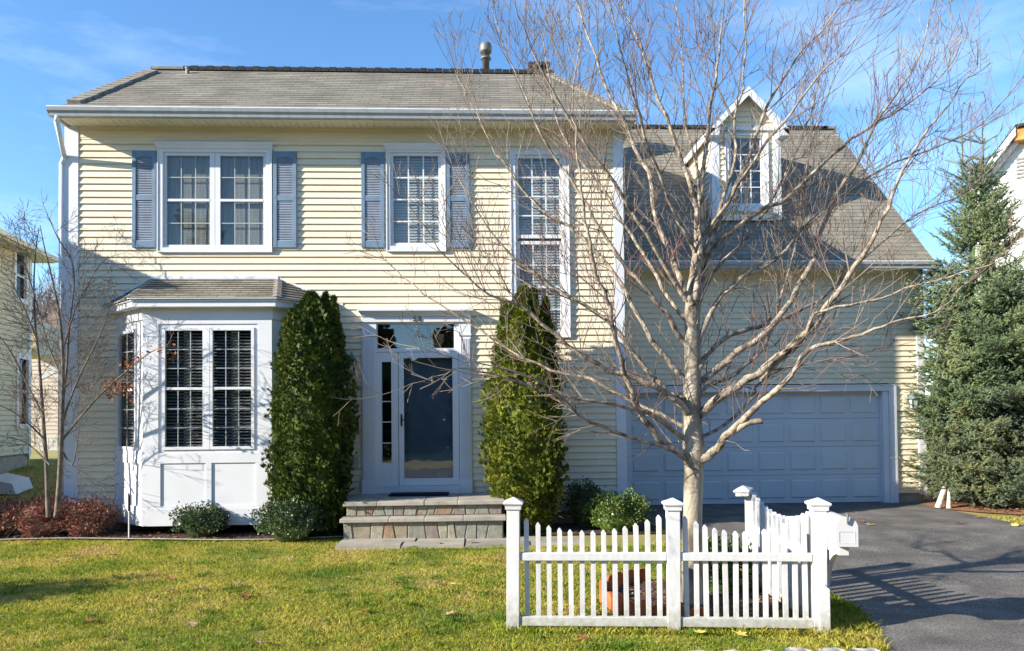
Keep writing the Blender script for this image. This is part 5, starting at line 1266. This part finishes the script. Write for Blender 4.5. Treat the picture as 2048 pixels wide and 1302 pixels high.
# spruce
M['spruce'] = leafmat('spruce', [(0.08, 0.13, 0.065), (0.17, 0.235, 0.115), (0.27, 0.32, 0.15), (0.31, 0.29, 0.08)], [0.3, 0.48, 0.62, 0.8], scale=1.2, island=.3, rough=.6, trans=.05)
M['spruce2'] = leafmat('spruce2', [(0.13, 0.18, 0.12), (0.20, 0.24, 0.12), (0.28, 0.26, 0.09)], [0.38, 0.55, 0.7], scale=1.8, island=.3, rough=.6, trans=.05)
def spruce(label, cx, cy, z0, H, Rb, seed, leaders, lean_l=1.0):
    rr = random.Random(seed); t = thing('spruce_tree', label, 'conifer', (cx, cy, z0))
    mb = MB(); mb.tube([(cx, cy, z0-.1), (cx, cy, z0+H*.5), (cx, cy, z0+H*.93)], [.14, .08, .02], 9); mb.build('trunk', M['bark2'], t)
    sh = []; BV, BF = [], []; z = z0+.25
    while z < z0+H*.97:
        f = (z-z0)/H; L = Rb*min(1, (1-f)*2.1)**.80*(.98 if f > .08 else .9)+.12; nb = 19 if f < .6 else 12
        for k in range(nb):
            a = rr.uniform(0, 2*pi); l = L*rr.uniform(.72, 1.12); droop = -.28*(1-f) if f < .7 else .45
            d = Vector((cos(a), sin(a), droop)).normalized(); p = Vector((cx, cy, z+rr.uniform(-.06, .06))); n = 7; pts = [p]
            for i in range(n): d = (d+Vector((rr.gauss(0, .05), rr.gauss(0, .05), .075+rr.gauss(0, .03)))).normalized(); pts.append(pts[-1]+d*(l/n))
            fast_tube(BV, BF, pts, [max(.016*(1-i/n)*(1.2-f), .004) for i in range(n+1)], 4)
            s = l*.28
            while s < l:
                i = min(int(s/(l/n)), n-1); q = pts[i].lerp(pts[i+1], s/(l/n)-i); dv = (pts[i+1]-pts[i]).normalized(); side = dv.cross(Vector((0, 0, 1))).normalized()
                for sg in (-1, 1):
                    d2 = (dv*.75+side*sg*rr.uniform(.5, .9)+Vector((0, 0, rr.uniform(-.6, .5)))).normalized(); l2 = (l-s)*.45*rr.uniform(.7, 1.1)+.10
                    m_ = max(1, int(l2/.10)); qq = q.copy()
                    for j in range(m_):
                        d3 = (d2+Vector((rr.gauss(0, .15), rr.gauss(0, .15), rr.gauss(.02, .15)))).normalized(); sh.append((*qq, *d3, .13)); 
                        if j > 0 and rr.random() < .8:
                            d4 = (d3+dv.cross(d3)*rr.choice((-1, 1))*.8+Vector((0, 0, rr.uniform(-.3, .4)))).normalized(); sh.append((*qq, *d4, .11))
                        qq = qq+d2*.10
                s += .10
            sh.append((*pts[-1], *d, .15)); sh.append((*pts[-2], *d, .14))
        z += .115+.03*f
    for (lx, ly, lz0, lz1) in leaders:
        fast_tube(BV, BF, [Vector((cx, cy, lz0-.6)), Vector((lx, ly, lz0)), Vector((lx, ly, lz1))], [.02, .014, .005], 5)
        zz = lz0-.5
        while zz < lz1: sh.append((lx, ly, zz, rr.gauss(0, .1), rr.gauss(0, .1), 1, .12)); zz += .10
        for zc_ in (lz0-.25, lz0+.0, (lz0+lz1)/2-.1):
            for k in range(6):
                a = rr.uniform(0, 2*pi); q = Vector((lx, ly, zc_)); d = Vector((cos(a), sin(a), .55)).normalized()
                for j in range(int(3+(lz1-zc_)*2.2)): sh.append((*q, d.x, d.y, d.z, .12)); q = q+d*.09
    sh = np.array(sh); rg = np.random.default_rng(seed); N = len(sh); K = 24
    P = sh[:, :3]; D = sh[:, 3:6]/np.linalg.norm(sh[:, 3:6], axis=1)[:, None]; Ls = sh[:, 6:7]
    outp = []
    for k in range(K):
        u = (k+rg.random((N, 1)))/K; base = P+D*Ls*u; r = rg.normal(size=(N, 3)); r -= D*(r*D).sum(1)[:, None]; r /= np.linalg.norm(r, axis=1)[:, None]
        nd = D*.75+r*.8; nd /= np.linalg.norm(nd, axis=1)[:, None]; s = np.cross(nd, D); s /= np.linalg.norm(s, axis=1)[:, None]+1e-9
        nl = .042*(1-.35*u); outp.append(np.stack([base-s*.0055, base+s*.0055, base+nd*nl], 1))
    A = np.concatenate(outp, 0)
    zlow = A[:, 0, 2] < z0+1.6+.5*np.sin(A[:, 0, 0]*4)
    np_mesh('crown', A[~zlow].reshape(-1, 3), 3, M['spruce'], t); np_mesh('lower_crown', A[zlow].reshape(-1, 3), 3, M['spruce2'], t)
    vf_mesh('branches', BV, BF, M['bark2'], t)
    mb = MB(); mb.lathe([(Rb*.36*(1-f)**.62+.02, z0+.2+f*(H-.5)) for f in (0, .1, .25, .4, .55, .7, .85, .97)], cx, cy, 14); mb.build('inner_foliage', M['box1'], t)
    return len(A)
SX, SY = ax(1968, 700, 12.35), 12.35
ns = spruce('tall blue green spruce growing beside the right corner of the garage', SX, SY, gz(SX, SY), az(1950, 318, 12.35)-.1, 1.10, 4, [(ax(1925, 300, SY), SY, az(1925, 330, SY), az(1925, 218, SY)), (ax(1958, 300, SY), SY-.1, az(1958, 325, SY), az(1958, 235, SY))])
print('spruce tris', ns)
# ------------------------------------------------------------------ neighbours and far background
M['nsiding'] = mat('nsiding', (0.62, 0.56, 0.38), rough=.6, var=.06, scale=1.5)
M['wsiding'] = mat('wsiding', (0.80, 0.80, 0.76), rough=.6, var=.04, scale=1.5)
M['broof'] = mat('broof', (0.20, 0.14, 0.10), rough=.95, var=.25, scale=2.5, bump=.3)
M['cedar'] = mat('cedar', (0.62, 0.24, 0.06), rough=.8, var=.2, scale=4)
nb = thing('neighbour_house', 'pale yellow two storey neighbouring house cut by the left edge of the picture', 'house', (-10.4, 17.6, .7))
fc = Vector((-10.5, 18.0, 0)); nd = Vector((.14, -.99, 0)).normalized(); NL = 8.7
Xn = Matrix(((nd.x, nd.y, 0, fc.x), (nd.y, -nd.x, 0, fc.y), (0, 0, 1, 0), (0, 0, 0, 1)))   # local x along wall toward the street, local -y outwards (east)
outw = Vector((-nd.y, nd.x, 0)); Xn = Matrix(((nd.x, -outw.x, 0, fc.x), (nd.y, -outw.y, 0, fc.y), (0, 0, 1, 0), (0, 0, 0, 1)))
inv = Xn.inverted()
def nloc(px, py):   # pixel -> local (u,z) on that wall plane
    d = ray(px, py); o_ = Vector((0, 0, CZ)); nrm_ = outw; t_ = (fc-o_).dot(nrm_)/d.dot(nrm_); p = o_+d*t_; q = inv @ p; return q.x, p.z
ua, za_n = nloc(50, 511); ub, _ = nloc(30, 511); _, zb_n = nloc(40, 597)
uc, zc_n = nloc(54, 720); ud, _ = nloc(35, 720); _, zd_n = nloc(45, 848)
hn = [(ua, ub, zb_n, za_n), (uc, ud, zd_n, zc_n)]
NZ = 5.5
mb = MB(); siding(mb, .1, NL-.1, .95, NZ, hn, Xn, exp=.11)
mb.xf = Xn; mb.box(0, 9, 7.9, 8.0, .5, NZ); mb.box(-.02, 0, 0, 8, .5, NZ); mb.box(NL, NL+.02, 0, 8, .5, NZ); mb.xf = None
mb.build('wall', M['nsiding'], nb)
mb = MB(); mb.xf = Xn; mb.box(0.01, NL-.01, .03, 7.9, -.2, .95); mb.build('foundation', M['concrete'], nb)
mb = MB(); mb.xf = Xn; mb.box(-.02, .1, -.03, .02, .9, NZ); mb.box(NL-.1, NL+.02, -.03, .02, .9, NZ); mb.build('corner_board', M['trim'], nb)
for (a, b, c, d_) in hn:
    mb = MB(); mb.xf = Xn; s = .1; mb.box(a-s, a, -.04, .02, c-s, d_+s); mb.box(b, b+s, -.04, .02, c-s, d_+s); mb.box(a, b, -.04, .02, c-s, c); mb.box(a, b, -.04, .02, d_, d_+s*1.4); mb.box(a, b, -.01, .02, (c+d_)/2-.03, (c+d_)/2+.03)
    wo = mb.build('window', M['trim'], nb); mb = MB(); mb.xf = Xn; mb.box(a, b, .03, .035, c, d_); mb.build('pane', M['nglass'], wo)
    mb = MB(); mb.xf = Xn; blinds(mb, a, b, c, d_, .1, pitch=.05, tilt=1.0); mb.build('blind', M['sheer'], wo)
mb = MB(); mb.xf = Xn; oh = .45
oh = .38; q = [(-oh, -oh, NZ+.1), (NL+oh, -oh, NZ+.1), (NL+oh, 8+oh, NZ+.1), (-oh, 8+oh, NZ+.1), (3.2, 4, NZ+2.3), (NL-3.2, 4, NZ+2.3)]
mb.add(q, [(0, 1, 5, 4), (1, 2, 5), (2, 3, 4, 5), (3, 0, 4)]); mb.build('roof', M['broof'], nb)
mb = MB(); mb.xf = Xn; mb.box(-oh+.02, NL+oh-.02, -oh+.02, 8+oh, NZ-.0, NZ+.03); mb.box(-oh, NL+oh, -oh, -oh+.02, NZ-.02, NZ+.10); mb.box(-oh, -oh+.02, -oh+.02, 8+oh, NZ-.02, NZ+.10); mb.box(-oh, NL+oh, -oh-.10, -oh, NZ-.0, NZ+.11); mb.build('soffit', M['soffit'], nb)
# small rear gable return
mb = MB(); g_ = at(88, 712, 19.5); g2 = at(72, 648, 19.5); g3 = at(70, 712, 19.5)
mb.prism([(g3.x-1.0, 19.3, g3.z), (g_.x, 19.3, g_.z), (g2.x, 19.3, g2.z), (g2.x-1.0, 19.3, g2.z+.4)], (0, 1.2, 0)); mb.build('porch_gable', M['nsiding'], nb)
# grey basement hatch / utility cover lying on the neighbour's lawn
mb = MB(); g = at(26, 955, 14.6); zz = gz(g.x, 14.6)
mb.prism([(g.x-.42, 14.2, zz+.02), (g.x+.30, 14.2, zz-.02), (g.x+.22, 14.2, zz+.18), (g.x-.2, 14.2, zz+.28)], (-.1, .7, .06))
tag(mb.build('splash_guard', M['mail']), 'pale grey sloping well cover on the grass beside the neighbouring wall', 'well cover')

M['rsiding'] = mat('rsiding', (0.56, 0.47, 0.38), rough=.7, var=.06, scale=1.5)
bh = thing('rear_house', 'distant house with a brown roof seen between the two houses on the left', 'house', (-17, 27.5, .7))
BYh = 27.0; bl_, br_ = ax(60, 700, BYh), ax(190, 700, BYh)
ze_ = az(110, 684, BYh); zr2 = az(110, 596, BYh+3.5); zf_ = az(100, 898, BYh)
mb = MB(); siding(mb, bl_, br_, zf_-.3, ze_, [], wallxf(BYh), exp=.14); mb.box(bl_, br_, BYh+.1, BYh+7, zf_-.3, ze_); mb.build('wall', M['rsiding'], bh)
mb = MB(); mb.add([(bl_-.4, BYh-.5, ze_-.1), (br_+.4, BYh-.5, ze_+.35), (br_+.4, BYh+3.5, zr2), (bl_-.4, BYh+3.5, zr2), (bl_-.4, BYh+7.5, ze_-.1), (br_+.4, BYh+7.5, ze_)], [(0, 1, 2, 3), (3, 2, 5, 4)]); mb.build('roof', M['broof'], bh)
mb = MB(); mb.prism([(bl_-.4, BYh-.52, ze_-.3), (br_+.4, BYh-.52, ze_+.15), (br_+.4, BYh-.52, ze_+.34), (bl_-.4, BYh-.52, ze_-.11)], (0, .5, 0)); mb.build('fascia', M['nsiding'], bh)
mb = MB(); pa, pb_ = at(83, 762, 25.5), at(128, 738, 25.5); 
mb.prism([pa, pb_, pb_+Vector((0, 0, .14)), pa+Vector((0, 0, .14))], (0, -.12, 0)); pf = mb.build('porch_gutter', M['white'], bh)
mb = MB(); mb.add([pa+Vector((0, 0, .14)), pb_+Vector((0, 0, .14)), pb_+Vector((0, 1.6, .6)), pa+Vector((0, 1.6, .6))], [(0, 1, 2, 3)]); mb.build('porch_roof', M['broof'], bh)
mb = MB(); xa_, xb_ = ax(76, 880, 25.2), ax(128, 880, 25.2); zt_, zb_ = az(100, 872, 25.2), az(100, 902, 25.2)
mb.box(xa_, xb_, 25.2, 25.27, zt_-.06, zt_); mb.box(xa_, xb_, 25.2, 25.27, zb_, zb_+.08); x = xa_
while x < xb_: mb.box(x, x+.04, 25.21, 25.25, zb_, zt_); x += .14
mb.build('deck_railing', M['white'], bh)
mb = MB(); mb.box(xa_, xb_, 25.28, 27.0, zb_-.25, zb_-.02); mb.build('deck', M['inside'], bh)
# right neighbour
rn = thing('neighbour_house', 'white sided neighbouring house with a steep gable behind the spruce', 'house', (15.5, 17, .2))
ra = at(1962, 352, 20.0); rdn = Vector((.78, -.62, 0)).normalized(); ro = Vector((-rdn.y, rdn.x, 0))*-1; 
if ro.y > 0: ro = -ro
Xr = Matrix(((rdn.x, -ro.x, 0, ra.x), (rdn.y, -ro.y, 0, ra.y), (0, 0, 1, 0), (0, 0, 0, 1)))
def rloc(px, py):
    d = ray(px, py); o_ = Vector((0, 0, CZ)); t_ = (ra-o_).dot(ro)/d.dot(ro); p = o_+d*t_; return (Xr.inverted() @ p).x, p.z
pu, pz = rloc(2032, 262); sl_ = (pz-ra.z)/pu
mb = MB(); siding(mb, .0, 8, .1, ra.z, [], Xr, exp=.12)
siding(mb, .5, 8, ra.z, pz-.05, [], Xr, exp=.12, ulim=lambda z: ((z-ra.z)/sl_+.0, 8))
mb.xf = Xr; mb.box(.0, 8, .02, 6, 0, ra.z); mb.xf = None
mb.build('wall', M['wsiding'], rn)
mb = MB(); mb.xf = Xr
mb.prism([(-.25, -.42, ra.z-.25*sl_-.24), (pu, -.42, pz-.24), (pu, -.42, pz), (-.25, -.42, ra.z-.25*sl_)], (0, .05, 0))
mb.prism([(.0, -.20, ra.z-.46), (pu+.05, -.20, pz-.46+.05*sl_), (pu+.05, -.20, pz-.24), (.0, -.20, ra.z-.24)], (0, .05, 0))
mb.prism([(-.25, -.37, ra.z-.25*sl_-.04), (pu, -.37, pz-.04), (pu, -.37, pz-.0), (-.25, -.37, ra.z-.25*sl_)], (0, .4, 0)); mb.build('rake_board', M['trim'], rn)
mb = MB(); mb.xf = Xr; mb.prism([(-.26, -.36, ra.z-.26*sl_-.1), (pu, -.36, pz-.1), (pu, 6, pz-.1), (-.26, 6, ra.z-.26*sl_-.1)], (0, 0, .04)); mb.build('soffit', M['trim'], rn); mb = MB(); mb.xf = Xr; mb.add([(-.3, -.45, ra.z-.3*sl_+.02), (pu, -.45, pz+.02), (pu, 6, pz+.02), (-.3, 6, ra.z-.3*sl_+.02)], [(0, 1, 2, 3)]); mb.box(pu, 8, -.45, 6, pz-.03, pz+.04); mb.build('roof', M['ridge'], rn)
mb = MB(); mb.xf = Xr; mb.box(pu-.05, 8, -.35, -.05, pz-.36, pz-.04); mb.build('cedar_return', M['cedar'], rn)
mb = MB(); mb.xf = Xr; va, vz0 = rloc(2033, 358); _, vz1 = rloc(2040, 318); z = vz0
while z < vz1: mb.box(va, va+.8, -.05, -.02, z, z+.05); z += .1
mb.build('louvre_vent', M['metal'], rn)

# wooded hill far behind on the left
M['hill'] = ramp3(mat('hill', (0.2, 0.15, 0.1), rough=1, scale=.35, detail=10), [(0.10, 0.075, 0.06), (0.17, 0.13, 0.11), (0.24, 0.19, 0.16)], [.35, .5, .65])
mb = MB(); vs = []; nx_, ny_ = 40, 8
for j in range(ny_+1):
    for i in range(nx_+1):
        x = -110+i*(95/nx_); y = 62+j*5; e = min(1, (i/nx_)*0+1); h = 12.5*sin(min(1, j/6)*pi/2)*(1-.25*max(0, (x+40)/25))+.6*sin(i*.9)+.5*sin(i*2.3)
        vs.append((x, y, 1.2+h if j else 0.5))
fs = [(j*(nx_+1)+i, j*(nx_+1)+i+1, (j+1)*(nx_+1)+i+1, (j+1)*(nx_+1)+i) for j in range(ny_) for i in range(nx_)]
mb.add(vs, fs); tag(mb.build('hill', M['hill'], smooth=True), kind='structure')
V, Fc = [], []; rr = random.Random(31)
M['wood'] = mat('wood', (0.17, 0.125, 0.105), rough=1, col2=(0.34, 0.28, 0.25), island=.35, scale=.6)
def hillz(x, y): return 1.2+12.5*sin(min(1, (y-62)/30)*pi/2)*(1-.25*max(0, (x+40)/25))
for k in range(420):
    y = rr.uniform(60, 95); x = rr.uniform(-62, -22); zb = hillz(x, max(62, y)); h = rr.uniform(3, 5.5)
    sprout(V, Fc, Vector((x, y, zb-.3)), Vector((rr.gauss(0, .08), rr.gauss(0, .08), 1)).normalized(), h, .10, 1, rr, .6, dict(rmin=.022, lv=2, gap={1: .45}, add={1: .9}, pair=.7))
tag(vf_mesh('woods', V, Fc, M['wood'], None), kind='stuff')

# ------------------------------------------------------------------ lawn grass, litter, leaves
M['grass'] = leafmat('grass', [(0.12, 0.20, 0.014), (0.31, 0.34, 0.036), (0.47, 0.42, 0.075), (0.52, 0.39, 0.15)], [0.31, 0.45, 0.58, 0.71], scale=.9, island=.45, rough=.6, trans=.35)
STEPBOX = (XL-.05, XR+.05, 9.3)
def blades(name, x0, x1, y0, y1, N, hmin, hmax, seed, m, excl, base=0.0):
    rg = np.random.default_rng(seed); u = rg.random(N*2); y = y0+(y1-y0)*u**1.35; x = x0+(x1-x0)*rg.random(N*2)
    keep = np.array([not excl(a, b) for a, b in zip(x, y)]); x, y = x[keep][:N], y[keep][:N]; n = len(x)
    z = np.array([gz(a, b) for a, b in zip(x, y)])+base
    patch = .75+.5*np.sin(x*1.7+np.sin(y*2.1))*np.sin(y*1.9+np.sin(x*1.3)); h = (hmin+(hmax-hmin)*rg.random(n))*(.7+.4*np.clip(patch, 0, 1.3))
    a = rg.random(n)*2*pi; lean = rg.normal(size=(n, 2))*.55; w_ = .0022+.0016*rg.random(n)
    P = np.stack([x, y, z-.004], 1); W = np.stack([np.cos(a)*w_, np.sin(a)*w_, np.zeros(n)], 1)
    mid = P+np.stack([lean[:, 0]*h*.35, lean[:, 1]*h*.35, h*.6], 1); tip = P+np.stack([lean[:, 0]*h, lean[:, 1]*h, h*.95], 1)
    q = np.stack([P-W, P+W, mid+W*.8, tip, mid-W*.8], 1)
    return tag(np_mesh(name, q.reshape(-1, 3), 5, m), kind='stuff')
def ex1_(x, y):
    if y > 9.28 and x > -1.82 and x < 2.7: return True
    if inside((x, y), BED): return True
    if x > 2.3 and inside((x, y), DRIVE): return True
    if hypot(x-TX, (y-TY-.08)/.92) < .80: return True
    if y < 5.17 and x > .2: return True
    return False
blades('grass', -8.0, 3.3, 4.9, 10.5, 300000, .016, .040, 1, M['grass'], ex1_)
def ex_long(x, y):
    return ex1_(x, y) or not (abs(y-5.8-(x-1.4)*-.1) < .13 and x > .1 or (x > 2.55 and y < 5.75) or (x > 2.6 and abs(y-6) < 1.0))
blades('grass', 0.1, 3.3, 4.95, 6.9, 14000, .035, .085, 2, M['grass'], ex_long)
def ex2_(x, y): return inside((x, y), DRIVE) or (hypot(x-SX, y-SY) < 1.5)
blades('grass', 7.3, 13.0, 8.5, 13.6, 50000, .02, .05, 3, M['grass'], ex2_)
def ex3_(x, y): return x > -6.1 or inside((x, y), BED)
blades('grass', -16, -6.1, 10.5, 19, 45000, .03, .06, 4, M['grass'], ex3_)
M['litter'] = leafmat('litter', [(0.10, 0.05, 0.03), (0.25, 0.14, 0.08), (0.42, 0.28, 0.17)], [.35, .5, .7], scale=9, island=.5)
def litter(poly_in, x0, x1, y0, y1, N, size, seed):
    rg = np.random.default_rng(seed); x = x0+(x1-x0)*rg.random(N*3); y = y0+(y1-y0)*rg.random(N*3); k = [i for i in range(len(x)) if poly_in(x[i], y[i])][:N]
    c = np.stack([x[k], y[k], np.array([gz(x[i], y[i]) for i in k])+.028], 1); d = leaf_tris(c, size, rg, aspect=.8)
    d = d.reshape(-1, 4, 3); d[:, :, 2] = c[:, None, 2]+(d[:, :, 2]-c[:, None, 2])*.3; return d.reshape(-1, 3)
A = np.concatenate([litter(lambda x, y: inside((x, y), BED), -7.6, -1.8, 9.9, 11.1, 1500, .05, 1), litter(lambda x, y: hypot(x-TX, y-TY-.08) < .74 and hypot(x-TX, y-TY) > .15, TX-.8, TX+.8, TY-.8, TY+.9, 900, .04, 2), litter(lambda x, y: hypot(x-SX, y-SY) < 1.7 and x > 8.0, SX-2, SX+2, SY-2, SY+2, 1500, .05, 3)])
tag(np_mesh('leaf_litter', A, 4, M['litter']), kind='stuff')
M['needles'] = mat('needles', (0.20, 0.09, 0.04), rough=1, col2=(0.36, 0.18, 0.09), scale=12)
tag(poly_sheet('needle_bed', [(SX+.35+1.35*cos(a), SY+1.3*sin(a)) for a in [2*pi*k/18 for k in range(18)]], M['needles'], 0.018, sub=.5), kind='structure')

def maple_leaf(name, p, s, ang, m, lab, tilt, group='fallen leaves scattered on the ground'):
    pts = []; lob = [(0, 1.0), (.55, .55), (.9, .85), (1.4, .45), (1.9, .72), (2.5, .3), (pi, .18)]
    prof = lob+[(2*pi-a, r) for a, r in lob[-2:0:-1]]
    for a, r in prof: pts.append((s*r*sin(a), s*r*cos(a), s*.35*(r-.4)**2+s*.22*abs(sin(a))*r))
    c = (0, 0, s*.06); X = Matrix.Translation(p) @ Matrix.Rotation(ang, 4, 'Z') @ Matrix.Rotation(tilt, 4, 'X')
    n = len(pts); lo = [(x, y, z-.0015) for x, y, z in pts]
    mb = MB(); mb.xf = X; mb.add([c]+pts+[(0, 0, s*.06-.0015)]+lo, [(0, 1+i, 1+(i+1) % n) for i in range(n)]+[(n+1, n+2+(i+1) % n, n+2+i) for i in range(n)]+[(1+i, n+2+i, n+2+(i+1) % n, 1+(i+1) % n) for i in range(n)])
    mb.tube([(0, -s*.15, s*.05), (s*.05, -s*.6, s*.12)], .0015, 4)
    o = mb.build(name, m, None); tag(o, lab, 'leaf', group); return o
M['lf0'] = mat('lf0', (0.42, 0.28, 0.15), rough=.8, var=.2, scale=30); M['lf1'] = mat('lf1', (0.30, 0.11, 0.04), rough=.8, var=.3, scale=30)
M['lf2'] = mat('lf2', (0.62, 0.48, 0.12), rough=.8, var=.2, scale=30); M['lf3'] = mat('lf3', (0.10, 0.06, 0.04), rough=.8, var=.3, scale=30)
LV = [(230, 1122, 3, .05, 'dark brown'), (480, 1175, 0, .065, 'tan'), (488, 1197, 1, .06, 'rust brown'), (340, 1165, 1, .05, 'rust brown'), (345, 1188, 3, .05, 'dark brown'), (402, 1186, 3, .05, 'dark brown'), (178, 1245, 1, .055, 'rust brown'), (380, 1250, 0, .055, 'tan'),
 (215, 1275, 3, .05, 'dark brown'), (723, 1225, 1, .06, 'rust brown'), (736, 1155, 0, .04, 'tan'), (905, 1175, 2, .04, 'yellow'), (877, 1172, 3, .035, 'dark brown'), (578, 1128, 0, .05, 'tan'), (896, 1232, 0, .06, 'tan'), (940, 1096, 1, .05, 'rust brown'),
 (880, 1099, 0, .05, 'tan'), (662, 1109, 1, .05, 'rust brown'), (520, 1286, 0, .055, 'tan'), (695, 1163, 0, .035, 'tan'), (1400, 1267, 2, .055, 'yellow'), (1478, 1270, 2, .055, 'yellow'), (1722, 1054, 1, .05, 'rust brown'), (1742, 1061, 2, .06, 'yellow'),
 (1916, 1058, 1, .06, 'rust brown'), (1956, 1046, 1, .06, 'rust brown'), (2030, 1062, 2, .06, 'yellow'), (1160, 1276, 1, .05, 'rust brown'), (1225, 1155, 1, .04, 'rust brown'), (60, 1100, 1, .05, 'rust brown'), (1110, 1120, 0, .05, 'tan'), (300, 1225, 0, .035, 'tan')]
rr = random.Random(3)
WH = ['on the grass at the far left below the red bushes', 'on the middle of the left lawn', 'on the grass just below the tan leaf of the left lawn', 'on the grass below the small round boxwood', 'on the grass left of centre in the front lawn', 'on the green patch of the left lawn', 'near the bottom left corner of the lawn', 'on the tan grass near the bottom of the left lawn',
 'at the bottom edge of the lawn on the left', 'on the grass in front of the steps toward the road', 'on the grass in front of the left end of the walkway', 'lying flat on the grass left of the fence post', 'curled on the grass left of the fence', 'on the grass in front of the wide dark boxwood', 'on the bright green grass beside the first fence post', 'at the lawn edge by the walkway slabs near the fence',
 'at the lawn edge in front of the middle of the steps', 'at the lawn edge near the left end of the walkway', 'at the bottom edge of the lawn in the middle', 'on the grass in front of the steps', 'on the grass in front of the middle fence post', 'on the grass below the right fence section', 'on the asphalt just right of the mailbox', 'on the asphalt right of the mailbox door',
 'on the right edge of the driveway', 'on the grass edge right of the driveway', 'on the grass at the right edge of the picture', 'on the grass under the left fence section', 'on the grass left of the terracotta edging', 'at the lawn edge below the red bushes', 'on the grass behind the left fence section', 'small on the grass of the left lawn near the bottom']
for (px_, py_, mi, s, cn_), wh in zip(LV, WH):
    g = gnd(px_, py_, .03); zz = gz(g.x, g.y)+(.03 if not inside((g.x, g.y), DRIVE) else .016)
    maple_leaf('fallen_leaf', (g.x, g.y, zz+.008), s*1.35, rr.uniform(0, 6.28), M['lf%d' % mi], cn_+' fallen leaf '+wh, rr.uniform(-.35, .35))

# edging strip of the bed, drain stake, birch logs
mb = MB(); pts = [(x, y-.03, gz(x, y)+.035) for x, y in BED[:9]]; 
mb.tube(smooth_path([Vector(p) for p in pts], 3), .008, 6); tag(mb.build('bed_edging', M['concrete'], None, True), 'thin grey edging strip between the lawn and the planting bed', 'edging strip')
st = at(258, 1058, 10.25); mb = MB(); th_ = thing('garden_stake', 'thin white stake with a black top standing in front of the bay window', 'stake', (st.x, 10.25, .1))
zt_, zm_ = az(258, 990, 10.25), az(258, 1020, 10.25)
mb.tube([(st.x, 10.25, .05), (st.x, 10.25, zm_)], .010, 8); mb.build('rod', M['plastic'], th_); mb = MB(); mb.tube([(st.x, 10.25, zm_-.01), (st.x, 10.25, zt_)], .015, 8); mb.tube([(st.x-.012, 10.25, zt_), (st.x-.002, 10.25, zt_+.03)], [.015, .006], 8); mb.build('black_top', M['black'], th_)
M['birch'] = mat('birch', (0.58, 0.52, 0.42), rough=.8, var=.25, scale=8, bump=.4, streak=(1, 1, 5))
for (pts, lab, r) in (([(1875, 1012), (1890, 975)], 'short pale birch log leaning to the right in front of the spruce', .045), ([(1897, 1016), (1895, 977)], 'short pale birch log standing upright in front of the spruce', .042)):
    a, b = at(*pts[0], 12.1), at(*pts[1], 12.15); V, Fc = [], []; fast_tube(V, Fc, [a-Vector((0, 0, .04)), a.lerp(b, .5)+Vector((.008, 0, 0)), b], [r*1.1, r, r*.95], 10); Fc.append(tuple(range(len(V)-10, len(V))))
    tag(vf_mesh('birch_log', V, Fc, M['birch'], None), lab, 'log', 'birch logs in front of the spruce')

# ------------------------------------------------------------------ unseen trees added behind the camera and at both sides (mirrored in the panes, and they cut off the low sky)
M['far'] = leafmat('far', [(0.03, 0.045, 0.015), (0.07, 0.08, 0.03), (0.14, 0.12, 0.07)], [.3, .5, .7], scale=.5, island=.5, trans=0)
rg = np.random.default_rng(5); N = 26000
x = rg.uniform(-45, 60, N); top = 7.5+2.2*np.sin(x*.31)+1.6*np.sin(x*.83+1)+1.0*np.sin(x*2.1)
z = rg.random(N)**.8*top; y = -16-3*rg.random(N)+1.0*np.sin(x*.9)
c = np.stack([x, y, z], 1)
x2 = rg.uniform(-14, 40, N//2); c2 = np.stack([27+2.5*rg.random(N//2), x2, rg.random(N//2)**.8*(7+1.5*np.sin(x2*.5)+np.sin(x2*1.3))], 1)
y3 = rg.uniform(-50, 4, N//2); c3 = np.stack([-40-2.5*rg.random(N//2), y3, rg.random(N//2)**.8*(8.5+1.3*np.sin(y3*.4)+np.sin(y3*1.1))], 1)
tag(np_mesh('unseen_trees', leaf_tris(np.concatenate([c, c2, c3]), 1.0, rg, aspect=.8), 4, M['far']), kind='stuff')

shrub('evergreen_shrub', 'tall dark evergreen shrub on the lawn just beyond the left edge of the picture', 'shrub', -7.3, 6.4, 0.0, .55, .5, 1.65, M['box1'], 5000, .06, 91, sq=2.1)

def tufts(name, N, x0, x1, y0, y1, seed, m):
    rg = np.random.default_rng(seed); Q = []
    for k in range(N):
        x, y = rg.uniform(x0, x1), y0+(y1-y0)*rg.random()**1.4
        if ex1_(x, y): continue
        n = 45; r = rg.uniform(.03, .09); px = x+rg.normal(size=n)*r; py = y+rg.normal(size=n)*r*.8; h = rg.uniform(.035, .065)*(.6+.6*rg.random(n))
        a = rg.random(n)*2*pi; w_ = .0024; z = gz(x, y); lean = rg.normal(size=(n, 2))*.5
        P = np.stack([px, py, np.full(n, z-.003)], 1); W = np.stack([np.cos(a)*w_, np.sin(a)*w_, np.zeros(n)], 1)
        mid = P+np.stack([lean[:, 0]*h*.35, lean[:, 1]*h*.35, h*.6], 1); tip = P+np.stack([lean[:, 0]*h, lean[:, 1]*h, h*.95], 1)
        Q.append(np.stack([P-W, P+W, mid+W*.8, tip, mid-W*.8], 1))
    return tag(np_mesh(name, np.concatenate(Q).reshape(-1, 3), 5, m), kind='stuff')
M['tuft'] = leafmat('tuft', [(0.06, 0.16, 0.012), (0.12, 0.24, 0.02), (0.20, 0.28, 0.04)], [.35, .5, .65], scale=2, island=.4, trans=.3)
tufts('grass', 420, -6.5, 3.2, 4.95, 10.0, 12, M['tuft']); tufts('grass', 160, -1.2, 2.8, 5.0, 8.0, 13, M['tuft'])
